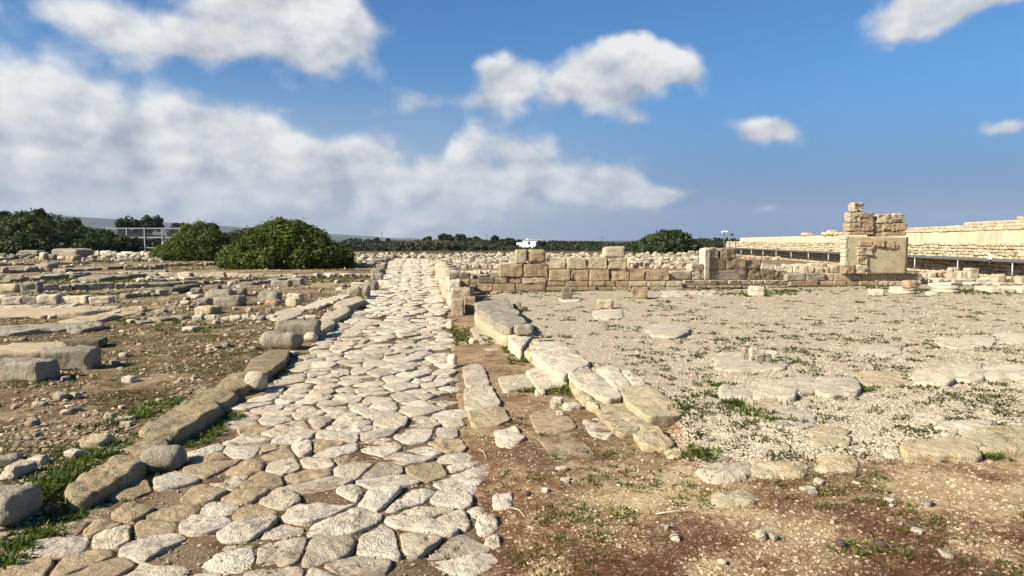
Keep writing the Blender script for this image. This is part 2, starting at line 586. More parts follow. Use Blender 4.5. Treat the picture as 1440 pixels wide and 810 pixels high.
M['drygrass'] = leaf_mat('dry_grass', (0.10, 0.105, 0.025), (0.24, 0.20, 0.07), 0.3)
M['needle'] = leaf_mat('fallen_pine_needles', (0.15, 0.055, 0.022), (0.27, 0.12, 0.05), 0.1)

# ------------------------------------------------------------------ zones of the ground
ROAD_L = [(-190, 900), (-60, 832), (10, 792), (110, 722), (225, 672), (322, 592), (392, 532), (438, 490), (505, 432), (526, 405), (540, 378), (552, 364)]
ROAD_R = [(720, 900), (702, 815), (690, 730), (668, 650), (655, 600), (645, 530), (634, 455), (625, 415), (613, 390), (604, 364)]
roadL, roadR = poly_w(ROAD_L), poly_w(ROAD_R)
ROAD = np.vstack([roadL, roadR[::-1]])
def road_x(y):
    return np.interp(y, roadL[:, 1], roadL[:, 0]), np.interp(y, roadR[:, 1], roadR[:, 0])

COURT_PX = [(676, 424), (700, 445), (725, 470), (770, 500), (850, 530), (900, 575), (955, 590), (962, 625), (985, 650), (1060, 662), (1150, 655), (1240, 642), (1300, 636), (1450, 612), (1900, 560), (1900, 402), (1290, 400), (960, 408), (690, 410)]
COURT = poly_w(COURT_PX, 0.1)
LEFT = poly_w([(-2600, 1400), (-150, 835), (40, 740), (175, 665), (300, 575), (375, 505), (425, 460), (495, 415), (522, 392), (535, 374), (542, 362), (-1500, 362)])
FORE = poly_w([(715, 660), (830, 655), (960, 665), (1100, 680), (1240, 655), (1440, 625), (2400, 580), (2400, 1500), (740, 1500), (715, 815)])
CHAN = poly_w([(640, 450), (672, 440), (745, 500), (800, 545), (905, 625), (975, 655), (830, 665), (720, 690), (690, 720), (655, 590)])

def zones(x, y):
    road = sdist(ROAD, x, y)
    court = sdist(COURT, x, y)
    left = sdist(LEFT, x, y)
    fore = sdist(FORE, x, y)
    return road, court, left, fore

def ground_z(x, y):
    x = np.atleast_1d(np.asarray(x, float))
    y = np.atleast_1d(np.asarray(y, float))
    road, court, left, fore = zones(x, y)
    r = np.hypot(x, y)
    xy = np.column_stack([x, y, np.zeros_like(x)])
    near = 1 - sstep(25, 60, r)
    n = fbm(xy * 0.55, 3, 2) * 0.03 + (fbm(xy * 2.2, 4, 3) * 0.022 + fbm(xy * 9, 5, 2) * 0.006) * near
    wr = sstep(0.02, 0.16, road)
    wm = sstep(-0.45, 0.0, road)
    wl = sstep(-0.05, 0.3, left)
    wf = sstep(-0.5, 0.6, fore)
    wc = np.clip((court + 0.12 + 0.75 * wf) / (0.24 + 0.75 * wf), 0, 1)
    wc = wc * wc * (3 - 2 * wc)
    z = 0.015 + wc * 0.10 + wl * 0.075 + wf * 0.045 * (1 - wc)
    z = z + n * (1 - 0.45 * wc)
    z = z * (1 - wm) + wm * (-0.012 + n * 0.35)
    z = z * (1 - wr) + wr * (-0.10 + n * 0.2)
    far = sstep(125, 210, r)
    return z * (1 - sstep(90, 130, r)) - 1.5 * far

def gz(x, y):
    return float(ground_z(x, y)[0])

def G(px, py):
    """point of the ground seen at a pixel"""
    z = 0.05
    for _ in range(3):
        p = P(px, py, z)
        z = gz(p[0], p[1])
    return P(px, py, z)

# --- ground sheet: polar grid, dense in front of the camera, out past the horizon
def build_ground():
    ang = np.concatenate([np.radians(np.arange(-58, 58.01, 0.26)), np.radians(np.arange(62, 302, 5.0))])
    rad = [0.0, 0.8]
    r = 1.6
    while r < 135:
        rad.append(r)
        r *= 1.0105
    while r < 9500:
        rad.append(r)
        r *= 1.09
    rad = np.array(rad[1:])
    A, R = len(ang), len(rad)
    X = (np.sin(ang)[None, :] * rad[:, None]).ravel()
    Y = (np.cos(ang)[None, :] * rad[:, None]).ravel()
    Z = ground_z(X, Y)
    V = np.vstack([np.column_stack([X, Y, Z]), [[0, 0, gz(0, 0)]]])
    i = np.arange(A)
    j = (i + 1) % A
    q = np.concatenate([np.stack([k * A + i, k * A + j, (k + 1) * A + j, (k + 1) * A + i], 1) for k in range(R - 1)])[:, ::-1]
    tri = np.stack([np.full(A, A * R), j, i], 1)
    cx, cy = X[q].mean(1), Y[q].mean(1)
    # wholly under the road: keep (the road sheet lies above); court faces become their own sheet
    incourt = sdist(COURT, cx, cy) > 0
    at = {}
    road, court, left, fore = zones(V[:, 0], V[:, 1])
    rr = np.hypot(V[:, 0], V[:, 1])
    at['court'] = sstep(-0.22, 0.22, court)
    at['left'] = sstep(-0.1, 0.3, left)
    at['sand'] = sstep(-0.6, 0.6, fore)
    at['far'] = sstep(96, 106, rr)
    at['mid'] = sstep(16, 34, rr)
    for nm, sel, m in (('ground', ~incourt, M['groundmat']), ('gravel_court', incourt, M['groundmat'])):
        qq = q[sel]
        ff = [qq, tri] if nm == 'ground' else [qq]
        used = np.unique(np.concatenate([f.ravel() for f in ff]))
        rem = np.full(len(V), -1)
        rem[used] = np.arange(len(used))
        o = obj(nm, V[used], [rem[f] for f in ff], m, origin=(0, 0, 0))
        for k, a in at.items():
            la = o.data.attributes.new(k, 'FLOAT', 'POINT')
            la.data.foreach_set('value', np.ascontiguousarray(a[used], np.float32))
        kind(o, 'structure')

def ground_mat():
    m, t = new_mat('ground')
    v = t.n('ShaderNodeTexCoord').outputs['Object']
    big = t.noise(v, 0.45, 5, 0.6)
    med = t.noise(v, 2.3, 6, 0.65)
    fin = t.noise(v, 22, 5, 0.7)
    court, left, sand, far, mid = (t.attr(k) for k in ('court', 'left', 'sand', 'far', 'mid'))
    brk = t.m('SUBTRACT', med, 0.5)
    cour = t.sm(t.m('ADD', court, t.m('MULTIPLY', brk, 1.3)), 0.35, 0.65)
    snd = t.sm(t.m('ADD', sand, t.m('MULTIPLY', brk, 1.6)), 0.15, 0.85)
    # base earth of the channel and the road sides
    c = t.mix(t.sm(med, 0.36, 0.64), (0.19, 0.105, 0.047), (0.38, 0.27, 0.15))
    c = t.mix(t.m('MULTIPLY', t.sm(t.noise(v, 6.0, 7, 0.75), 0.48, 0.64), 0.6), c, (0.43, 0.35, 0.235))
    c = t.mix(t.m('MULTIPLY', t.sm(t.noise(v, 4.0, 7, 0.75), 0.52, 0.66), 0.6), c, (0.155, 0.085, 0.04))
    # left: brown soil, thin gravel, moss-green and ochre patches
    lc = t.mix(t.sm(med, 0.40, 0.62), (0.115, 0.066, 0.028), (0.215, 0.14, 0.066))
    lc = t.mix(t.m('MULTIPLY', t.sm(t.noise(v, 1.1, 5, 0.65), 0.53, 0.68), 0.7), lc, (0.11, 0.105, 0.025))
    lc = t.mix(t.m('MULTIPLY', t.sm(t.noise(v, 0.9, 5, 0.6, 0.4), 0.52, 0.64), 0.8), lc, (0.38, 0.29, 0.17))
    lc = t.mix(t.m('MULTIPLY', t.m('MULTIPLY', t.sm(big, 0.40, 0.60), mid), 0.8), lc, (0.48, 0.37, 0.215))
    lc = t.mix(t.m('MULTIPLY', t.sm(t.noise(v, 7.0, 6, 0.75), 0.50, 0.64), 0.55), lc, (0.40, 0.33, 0.22))
    lc = t.mix(t.m('MULTIPLY', t.sm(t.noise(v, 4.3, 6, 0.75), 0.52, 0.66), 0.6), lc, (0.10, 0.068, 0.035))
    c = t.mix(left, c, lc)
    # right front: pale sandy soil with rusty litter stains
    sc = t.mix(t.sm(med, 0.35, 0.6), (0.38, 0.262, 0.13), (0.54, 0.415, 0.245))
    sc = t.mix(t.m('MULTIPLY', t.sm(t.noise(v, 1.3, 8, 0.74, 0.3), 0.42, 0.62), 0.72), sc, (0.22, 0.118, 0.055))
    c = t.mix(snd, c, sc)
    # pebbles set in the soil
    vp = t.voro(v, 34)
    vcol = t.n('ShaderNodeSeparateColor')
    t.put(vcol.inputs[0], vp.outputs['Color'])
    isp = t.m('MULTIPLY', t.m('GREATER_THAN', vcol.outputs[0], 0.66), t.sm(vp.outputs['Distance'], 0.42, 0.3))
    pc = t.mix(vcol.outputs[1], (0.34, 0.28, 0.195), (0.60, 0.53, 0.42))
    pn = t.sm(t.noise(v, 0.8, 3), 0.42, 0.6)
    c = t.mix(t.m('MULTIPLY', isp, t.m('MULTIPLY', pn, 0.85)), c, pc)
    # court gravel
    vg = t.voro(v, 44)
    gcol = t.n('ShaderNodeSeparateColor')
    t.put(gcol.inputs[0], vg.outputs['Color'])
    gc = t.mix(gcol.outputs[0], (0.68, 0.585, 0.43), (0.84, 0.745, 0.575))
    gc = t.mix(t.sm(vg.outputs['Distance'], 0.38, 0.62), gc, (0.48, 0.385, 0.255))
    gc = t.mix(t.m('MULTIPLY', t.sm(t.noise(v, 1.4, 5, 0.65), 0.52, 0.68), 0.45), gc, (0.32, 0.255, 0.165))
    c = t.mix(cour, c, gc)
    # the field beyond the ruins
    fc = t.mix(t.sm(t.noise(v, 0.05, 5, 0.65), 0.4, 0.6), (0.075, 0.075, 0.03), (0.13, 0.105, 0.05))
    c = t.mix(far, c, fc)
    c = t.mix(t.m('MULTIPLY', t.sm(fin, 0.35, 0.7), 0.35), c, t.mix(1.0, c, (0.55, 0.5, 0.45), 'MULTIPLY'))
    c = t.mix(1.0, c, (ALB, ALB * 0.985, ALB * 0.955), 'MULTIPLY')
    h = t.m('ADD', t.m('MULTIPLY', fin, 0.6), t.m('MULTIPLY', isp, 0.7))
    h = t.m('ADD', h, t.m('MULTIPLY', t.m('MULTIPLY', cour, t.sm(vg.outputs['Distance'], 0.7, 0.1)), 1.2))
    t.out(c, 0.95, t.bump(h, 0.9, 0.02), 0.08)
    return m
M['groundmat'] = ground_mat()
build_ground()

# --- road bed
def road_z(x, y):
    a, b = road_x(y)
    u = (x - a) / (b - a + 1e-9)
    rut = 1.4 * np.exp(-((u - 0.40) / 0.05) ** 2) + np.exp(-((u - 0.78) / 0.05) ** 2)
    return 0.03 * np.sin(np.clip(u, 0, 1) * math.pi) - 0.028 * rut * sstep(7, 12, y) + 0.02 * vnoise(np.column_stack([x * 0.7, y * 0.7, x * 0]), 77)

def build_bed():
    ys = [2.4]
    while ys[-1] < roadL[-1, 1]:
        ys.append(ys[-1] + max(0.035, ys[-1] * 0.009))
    ys = np.array(ys)
    n = 60
    V = []
    for y in ys:
        a, b = road_x(y)
        w = 0.02 + 0.03 * math.sin(y * 3.1)
        xs = np.linspace(a - w, b + w, n)
        yy = np.full(n, y)
        xy = np.column_stack([xs, yy, np.zeros(n)])
        z = road_z(xs, yy) - 0.019 + 0.012 * fbm(xy * 4, 8, 3)
        e = np.minimum(xs - xs[0], xs[-1] - xs)
        z = z - 0.05 * (1 - sstep(0, 0.09, e))
        V.append(np.column_stack([xs, yy, z]))
    V = np.concatenate(V)
    k = np.arange(len(ys) - 1)[:, None] * n + np.arange(n - 1)[None, :]
    k = k.ravel()
    o = obj('road_bed', V, [np.stack([k, k + 1, k + n + 1, k + n], 1)], M['bed'], origin=(0, 0, 0))
    kind(o, 'structure')

def bed_mat():
    m, t = new_mat('road_bed_soil')
    v = t.n('ShaderNodeTexCoord').outputs['Object']
    a = t.noise(v, 2.0, 5, 0.65)
    b = t.noise(v, 26, 5, 0.7)
    c = t.mix(t.sm(a, 0.4, 0.62), (0.125, 0.07, 0.033), (0.21, 0.145, 0.085))
    c = t.mix(t.m('MULTIPLY', t.sm(t.noise(v, 5, 5, 0.7), 0.55, 0.68), 0.6), c, (0.16, 0.07, 0.028))
    vp = t.voro(v, 48)
    s = t.n('ShaderNodeSeparateColor')
    t.put(s.inputs[0], vp.outputs['Color'])
    isp = t.m('MULTIPLY', t.m('GREATER_THAN', s.outputs[0], 0.7), t.sm(vp.outputs['Distance'], 0.42, 0.3))
    c = t.mix(t.m('MULTIPLY', isp, 0.8), c, (0.48, 0.41, 0.30))
    c = t.mix(1.0, c, (ALB, ALB, ALB), 'MULTIPLY')
    t.out(c, 0.95, t.bump(t.m('ADD', b, isp), 0.9, 0.015), 0.08)
    return m
M['bed'] = bed_mat()
build_bed()

# ------------------------------------------------------------------ paving slabs of the road
def clip_half(poly, n, d):
    """keep points with n.p <= d"""
    out = []
    k = len(poly)
    s = poly @ n - d
    for i in range(k):
        a, b = poly[i], poly[(i + 1) % k]
        sa, sb = s[i], s[(i + 1) % k]
        if sa <= 0:
            out.append(a)
        if (sa < 0 < sb) or (sb < 0 < sa):
            out.append(a + (b - a) * (sa / (sa - sb)))
    return np.array(out)

MARKS = [(716, 'the grey corner boulder'), (668, 'the longest near kerb'), (640, 'the round kerb boulder'), (598, 'the split kerb block'),
         (556, 'the low kerb blocks'), (530, 'the egg-shaped kerb stone'), (506, 'the upright stone'), (480, 'the white kerb cobble'),
         (462, 'the big kerb boulders'), (436, 'the roadside pier'), (412, 'the grey kerb stack'), (392, 'the rubble-topped kerb')]
LANES = [(0.2, 'by the left kerb'), (0.42, 'left of mid-road'), (0.62, 'in mid-road'), (0.82, 'right of mid-road'), (9, 'on the right verge')]

def build_paving():
    r = np.random.default_rng(5)
    seeds, inside = [], []
    
    y, row = 2.6, 0
    while y < roadL[-1, 1] + 0.6:
        a, b = road_x(y)
        w = b - a
        su = sv = 0.315 + 0.095 * float(sstep(6, 16, np.array(y)))
        n = max(3, int(round(w / su)))
        sh = (row % 2) * 0.5
        for k in range(-2, n + 2):
            if r.uniform() < 0.10:
                continue            # its neighbours grow into one bigger slab
            u = (k + 0.5 * sh + 0.25 + r.normal(0, 0.22)) / n
            yy = y + r.normal(0, 0.09) + 0.10 * math.sin(u * 9)
            x = a + u * w
            seeds.append((x, yy))
            inside.append(0.0 < u < 1.0)
        y += sv * r.uniform(0.86, 1.14)
        row += 1
    S = np.array(seeds)
    cells = []
    for i, c in enumerate(S):
        if not inside[i] or c[1] < 3.0:
            continue
        if r.uniform() < 0.025:
            continue
        dd = S - c
        d2 = (dd ** 2).sum(1)
        nb = np.where((d2 < 1.8 ** 2) & (d2 > 1e-9))[0]
        poly = np.array([(-0.9, -0.9), (0.9, -0.9), (0.9, 0.9), (-0.9, 0.9)]) + c
        gap = r.uniform(0.010, 0.032)
        for k in nb[np.argsort(d2[nb])]:
            n = dd[k] / math.sqrt(d2[k])
            poly = clip_half(poly, n, n @ (c + dd[k] / 2) - gap / 2)
            if len(poly) < 3:
                break
        if len(poly) < 3:
            continue
        a, b = road_x(c[1])
        u = (c[0] - a) / (b - a)
        # now and then one slab is split in two
        A, cc = poly_area_c(poly)
        parts = [poly]
        if abs(A) > 0.16 and r.uniform() < 0.25:
            th = r.uniform(0, math.pi)
            n = np.array([math.cos(th), math.sin(th)])
            p1, p2 = clip_half(poly, n, n @ cc - 0.012), clip_half(poly, -n, -n @ cc - 0.012)
            if len(p1) > 2 and len(p2) > 2:
                parts = [p1, p2]
        for p in parts:
            A, cc = poly_area_c(p)
            if abs(A) > 0.008:
                cells.append((cc, p, abs(A), u))
    view = []
    for k, (c, p, A, u) in enumerate(cells):
        q = [proj(a, b, 0.0) for a, b in p]
        vis = any(0 < a < 1440 and b < 810 for a, b in q)
        view.append((vis, A / c[1] ** 3, k))
    order = sorted((x for x in view if x[0]), key=lambda x: -x[1])
    single = {k for _, _, k in order[:296]}
    stuff = Acc()
    stats = sorted(A for _, _, A, _ in cells)
    lo, hi = stats[len(stats) // 3], stats[2 * len(stats) // 3]
    for k, (c, p, A, u) in enumerate(cells):
        z = float(road_z(np.array([c[0]]), np.array([c[1]]))[0]) + r.normal(0, 0.009)
        near = c[1] < 9
        sd = 1000 + k
        slope = tuple(r.normal(0, 0.016, 2))
        M_, rg = (52, 10) if c[1] < 7.5 else (30, 5) if c[1] < 14 else (18, 3) if c[1] < 32 else (10, 2)
        V, Fc = slab_geo(p, z, z - 0.10, sd, M_, dome=r.uniform(0.003, 0.018), rough=r.uniform(0.007, 0.016), edge=r.uniform(0.009, 0.020), cut=2, ratio=r.uniform(0.10, 0.19),
                         jag=r.uniform(0.04, 0.11), slope=slope, rings=rg, sides=1, step=r.choice([0, 0, 0.008, 0.013]))
        q = r.uniform() + 0.10 * (c[1] > 12) + 0.06 * (c[1] > 7)
        nl = (1 - sstep(4.5, 8.5, c[1])) * (1 - sstep(0.15, 0.55, u))
        if r.uniform() < 0.75 * nl:
            tone = 'tan'
        else:
            tone = 'pale' if q > 0.42 else 'buff' if q > 0.10 else 'grey' if q > 0.055 else 'tan'
        if k in single:
            size = 'small' if A < lo else 'large' if A > hi else 'middling'
            lane = next(t for m, t in LANES if u < m)
            py = proj(c[0], c[1], 0)[1]
            mark = min(MARKS, key=lambda m: abs(m[0] - py) / (m[0] - 340))[1]
            o = obj('paving_slab', V, Fc, M[tone])
            tag(o, f'{size} {tone} slab {lane}, level with {mark}', 'paving slab', 'paving slabs of the ancient road')
        elif c[1] > 9 or k not in single:
            stuff.add(V, Fc)
    o = stuff.build('distant_paving', M['farpave'], origin=(0, 0, 0))
    kind(tag(o, 'whitish worn paving of the road where it runs into the distance', 'paving'), 'stuff')
M['farpave'] = stone_mat('far_paving_limestone', (0.78, 0.69, 0.54), (0.62, 0.53, 0.385), (0.25, 0.21, 0.15), 0, 0.35, 0.5, island=True, vary=0.22)
build_paving()

# ------------------------------------------------------------------ stones drawn by their top outline
_sd = [2000]
def nsd():
    _sd[0] += 1
    return _sd[0]

def slab(name, label, px, mat, zt, h, cat='stone block', group=None, **kw):
    """px: outline of the top face; zt: its height; h: how far the sides go down"""
    poly = poly_w(px, zt)
    d = poly[:, 1].mean()
    a = dict(M=56 if d < 12 else 36, rings=9 if d < 12 else 5, sides=4 if h > 0.1 else 2, rough=0.016, edge=0.04, cut=2, ratio=0.16, jag=0.03, dome=0.015)
    a.update(kw)
    V, Fc = slab_geo(poly, zt, zt - h, nsd(), **a)
    o = obj(name, V, Fc, M[mat])
    return tag(o, label, cat, group)

def bbox_px(x0, y0, x1, y1, seed=0, k=16, pw=4.5):
    out = []
    r = np.random.default_rng(seed + 77)
    for i in range(k):
        a = 2 * math.pi * i / k
        c, s = math.cos(a), math.sin(a)
        q = (abs(c) ** pw + abs(s) ** pw) ** (-1 / pw) * r.uniform(0.86, 1.0)
        out.append(((x0 + x1) / 2 + (x1 - x0) / 2 * q * c, (y0 + y1) / 2 + (y1 - y0) / 2 * q * s))
    return out

def flat(name, label, box, mat, zt=0.16, h=0.1, cat='stone slab', group=None, **kw):
    g = G((box[0] + box[2]) / 2, (box[1] + box[3]) / 2)
    return slab(name, label, bbox_px(*box, seed=int(sum(box))), mat, float(g[2]) + zt, h, cat, group, **{**dict(slope=tuple(max(-0.1, min(0.1, v)) for v in ((gz(g[0] + 0.3, g[1]) - gz(g[0] - 0.3, g[1])) / 0.6, (gz(g[0], g[1] + 0.3) - gz(g[0], g[1] - 0.3)) / 0.6))), **kw})

def rock_at(x0, y0, x1, y1, depth=0.8, rnd=0.8, rough=0.10, lumpy=0.17, n=10, yaw=None, z=None, seed=None, sink=0.1, rx=0.0, ry=0.0):
    """a stone filling a pixel box: base on the ground at y1, width and height from the box"""
    p = G((x0 + x1) / 2, y1) if z is None else P((x0 + x1) / 2, y1, z)
    d = p[1]
    w = (x1 - x0) / F * d
    dep = w * depth
    dm = d + dep * 0.5
    rt = ray((x0 + x1) / 2, y0)
    h = max(0.12 * w, H + rt[2] / rt[1] * dm - p[2])
    sd = nsd() if seed is None else seed
    V, Fc = block_geo((w, dep, h * (1 + sink)), sd, n, rnd, rough, 3.0, lumpy)
    if rx or ry:
        V = tilt(V, rx, ry)
    V = rotz(V, random.uniform(-0.25, 0.25) if yaw is None else yaw)
    V = V * np.array([dm / d, 1, 1]) + np.array([p[0] * dm / d, p[1] + dep * 0.5, p[2] - h * sink])
    return V, Fc

def rock(name, label, box, mat, cat='stone', group=None, **kw):
    V, Fc = rock_at(*box, **kw)
    return tag(obj(name, V, Fc, M[mat]), label, cat, group)

KG = 'kerb stones along the left of the road'
# --- left kerb, near to far
rock('boulder', 'big grey lichen-speckled boulder cut off by the corner beside the road', (-66, 686, 46, 746), 'weathered', 'boulder', KG, depth=0.8, rnd=0.85, lumpy=0.16, n=18, rough=0.085)
slab('kerb_block', 'long lichen-stained kerb block nearest the viewer, left of the paved road', [(90, 686), (118, 664), (160, 638), (204, 637), (207, 650), (165, 676), (118, 699), (94, 700)], 'kerb', 0.105, 0.2, 'kerb block', KG, M=80, rings=12, edge=0.045, ratio=0.12, rough=0.032)
slab('kerb_block', 'flat pale broken kerb block between the round boulder and the split block', [(164, 634), (180, 616), (232, 612), (240, 624), (224, 634), (190, 638)], 'kerb', 0.075, 0.14, 'kerb block', KG, M=60, rings=9)
slab('kerb_block', 'split orange-lichened kerb block, the longest, beyond the round boulder', [(190, 611), (228, 580), (262, 561), (304, 561), (314, 570), (272, 594), (242, 612)], 'kerb', 0.115, 0.26, 'kerb block', KG, M=80, rings=12, edge=0.05, ratio=0.1, rough=0.032, step=0.012)
slab('kerb_block', 'low brown kerb block with a soil-covered end, beyond the split block', [(262, 566), (276, 548), (322, 543), (336, 551), (318, 563), (285, 568)], 'kerb', 0.10, 0.18, 'kerb block', KG, rough=0.025)
slab('kerb_block', 'ochre kerb block beside the egg-shaped stone', [(300, 545), (318, 527), (350, 521), (362, 529), (348, 543), (325, 548)], 'kerb', 0.115, 0.2, 'kerb block', KG)
slab('kerb_block', 'long pale kerb block beyond the egg-shaped stone', [(338, 527), (352, 505), (380, 491), (408, 491), (404, 503), (384, 520), (366, 530)], 'kerb', 0.11, 0.2, 'kerb block', KG, ratio=0.12)
rock('round_boulder', 'round pale boulder with a tan cap standing against the road edge', (197, 629, 259, 668), 'weathered', 'boulder', KG, depth=0.8, rnd=1.0, lumpy=0.07, rough=0.025, n=14, yaw=0.15)
rock('egg_stone', 'egg-shaped white stone lying at the kerb', (344, 522, 376, 552), 'white', 'stone', KG, depth=0.85, rnd=1.0, lumpy=0.08, rough=0.03, n=10)
rock('boulder', 'rear one of the two big grey kerb boulders, long and flat topped', (388, 452, 448, 480), 'weathered', 'boulder', KG, depth=1.0, rnd=0.5, lumpy=0.12, n=10)
rock('boulder', 'front one of the two big grey kerb boulders, lower and humped', (369, 466, 421, 492), 'weathered', 'boulder', KG, depth=0.7, rnd=0.8, lumpy=0.12, n=10)
rock('cobble', 'little white kerb cobble beside the big grey boulders', (428, 467, 448, 482), 'white', 'stone', KG, depth=0.9, rnd=1.0, lumpy=0.1)
for lab, px, zt in [
    ('pale flat kerb slab behind the big grey boulders', [(425, 460), (440, 450), (462, 446), (474, 452), (455, 464)], 0.12),
    ('ragged pale kerb slab among grass beyond the big boulders', [(448, 448), (462, 438), (486, 430), (494, 436), (474, 448)], 0.12),
    ('thin grey kerb slab below the grey kerb stack', [(468, 430), (478, 421), (506, 416), (514, 422), (496, 430)], 0.13)]:
    slab('kerb_block', lab, px, 'buff', zt, 0.15, 'kerb block', KG, rough=0.025, jag=0.08)
for lab, b, m in [('front block of the grey kerb stack', (489, 404, 507, 421), 'weathered'), ('dark rounded block in the grey kerb stack', (507, 401, 521, 419), 'weathered'),
                  ('rear block of the grey kerb stack', (512, 394, 531, 409), 'weathered'), ('flat cap stone at the left of the grey kerb stack', (495, 397, 514, 405), 'white'),
                  ('grey kerb boulder at the bend before the far bush', (522, 384, 540, 394), 'weathered'), ('small round kerb stone behind the bend', (524, 377, 541, 386), 'weathered'),
                  ('last kerb stone before the rubble-topped kerb', (530, 371, 544, 379), 'weathered')]:
    rock('kerb_stone', lab, b, m, 'kerb stone', KG, depth=1.0, rnd=0.6)

# --- stones on the soil left of the road
LG = 'loose stones on the soil left of the road'
for lab, b, m, kw in [
    ('white fist-sized stone on soil above the nearest kerb block', (93, 631, 115, 646), 'white', {}),
    ('flat pale stone in grass behind the flat broken kerb block', (119, 613, 152, 632), 'yellow', dict(rnd=0.6)),
    ('pale pointed stone at the left, behind the corner boulder', (42, 641, 66, 656), 'white', {}),
    ('low half-buried pale stone left of the pointed one', (22, 648, 44, 660), 'buff', {}),
    ('half-buried stone at the left frame edge above the corner boulder', (2, 664, 26, 677), 'buff', {}),
    ('flat ochre stone near the left frame edge', (24, 655, 42, 668), 'yellow', {}),
    ('thin flat stone pair piece in grass above the flat kerb block', (166, 585, 188, 592), 'buff', dict(rnd=0.6)),
    ('thin flat stone below the thin flat one in grass', (170, 593, 186, 601), 'buff', dict(rnd=0.6)),
    ('orange lichened flat rock in front of the long curved kerb row', (280, 430, 308, 442), 'yellow', dict(rnd=0.7)),
    ('pale lump in grass below the curved kerb row', (258, 459, 276, 466), 'white', {}),
    ('grey stone lying before the cluster of rocks', (220, 435, 234, 441), 'weathered', {}),
    ('large leaning grey rock on a footing stone, mid-left', (365, 409, 396, 426), 'weathered', dict(rnd=0.6, depth=0.7)),
    ('brown footing stone under the leaning grey rock', (374, 421, 394, 430), 'ashlar', {}),
    ('squared block at the top of the little two-block pile', (406, 413, 424, 424), 'white', dict(rnd=0.4)),
    ('lower block of the little two-block pile', (405, 420, 422, 431), 'yellow', dict(rnd=0.4)),
    ('dark block left of the broad grassy strip', (385, 394, 409, 404), 'weathered', dict(rnd=0.5)),
    ('brown flat rock right of the dark block at the grassy strip', (407, 391, 427, 401), 'weathered', dict(rnd=0.5)),
    ('round grey rock topping the cluster of rocks', (328, 404, 348, 416), 'weathered', dict(rnd=0.9)),
    ('big hummocky rock in the middle of the cluster of rocks', (293, 407, 330, 424), 'weathered', {}),
    ('long leaning slab at the foot of the cluster of rocks', (305, 416, 342, 431), 'weathered', dict(rnd=0.5)),
    ('low pale rock at the left of the cluster of rocks', (266, 414, 284, 421), 'white', {}),
    ('brownish rock at the front left of the cluster of rocks', (278, 419, 298, 430), 'weathered', {}),
    ('small brown stone left of the cluster of rocks', (255, 422, 268, 429), 'buff', {}),
    ('small dark rock behind the cluster of rocks', (299, 401, 312, 410), 'darkstone', {}),
    ('small grey stone at the back left of the cluster of rocks', (270, 404, 284, 413), 'weathered', {})]:
    a = dict(depth=0.9, rnd=0.8, lumpy=0.18)
    a.update(kw)
    rock('stone', lab, b, m, 'stone', LG, **a)
BG = 'tumbled blocks by the left frame edge'
slab('stone_block', 'long pale footing block behind the tumbled dark blocks', [(-30, 486), (40, 481), (92, 481), (98, 488), (60, 494), (0, 497), (-30, 499)], 'yellow', 0.36, 0.32, 'stone block', BG, edge=0.05)
rock('stone_block', 'dark flat block resting on the far end of the footing', (92, 476, 144, 491), 'darkstone', 'stone block', BG, depth=0.7, rnd=0.5, lumpy=0.1, n=9)
rock('stone_block', 'squared pale-topped block in front, casting a shadow to its right', (70, 489, 134, 521), 'weathered', 'stone block', BG, depth=0.6, rnd=0.3, lumpy=0.12, n=10)
rock('stone_block', 'thin grey slab leaning on the front-left tumbled block', (7, 494, 67, 514), 'weathered', 'stone block', BG, depth=0.5, rnd=0.5, lumpy=0.12, n=9)
rock('stone_block', 'heavy grey block with a dark end, frontmost of the tumbled blocks', (-14, 505, 74, 537), 'weathered', 'stone block', BG, depth=0.55, rnd=0.4, lumpy=0.12, n=10)

# --- exposed bedrock ledges
for lab, px, m in [
    ('broad pale bedrock ledge below the row of big squared blocks', [(-40, 428), (60, 427), (150, 428), (178, 432), (140, 440), (60, 444), (-40, 446)], 'yellow'),
    ('narrow raking bedrock ledge running up to the dark rock row', [(62, 457), (110, 446), (170, 434), (222, 424), (230, 428), (190, 438), (140, 450), (90, 460)], 'yellow'),
    ('grey bedrock ledge nearest the viewer at the left frame edge', [(-30, 458), (40, 455), (120, 451), (140, 456), (90, 462), (30, 467), (-30, 474)], 'weathered'),
    ('flat pale bedrock strip with a ragged end, left of the kerb row', [(90, 456), (135, 452), (150, 458), (120, 463), (96, 464)], 'weathered')]:
    slab('bedrock_ledge', lab, px, m, 0.15, 0.2, 'rock ledge', 'bedrock ledges in the left ruins', rough=0.06, jag=0.16, M=80, rings=12, step=0.05)
slab('paving_patch', 'patch of trodden yellow paving above the curved kerb row', [(376, 448), (392, 436), (428, 430), (432, 434), (418, 446), (400, 451)], 'buff', 0.12, 0.1, 'rock ledge', 'bedrock ledges in the left ruins', rough=0.012)

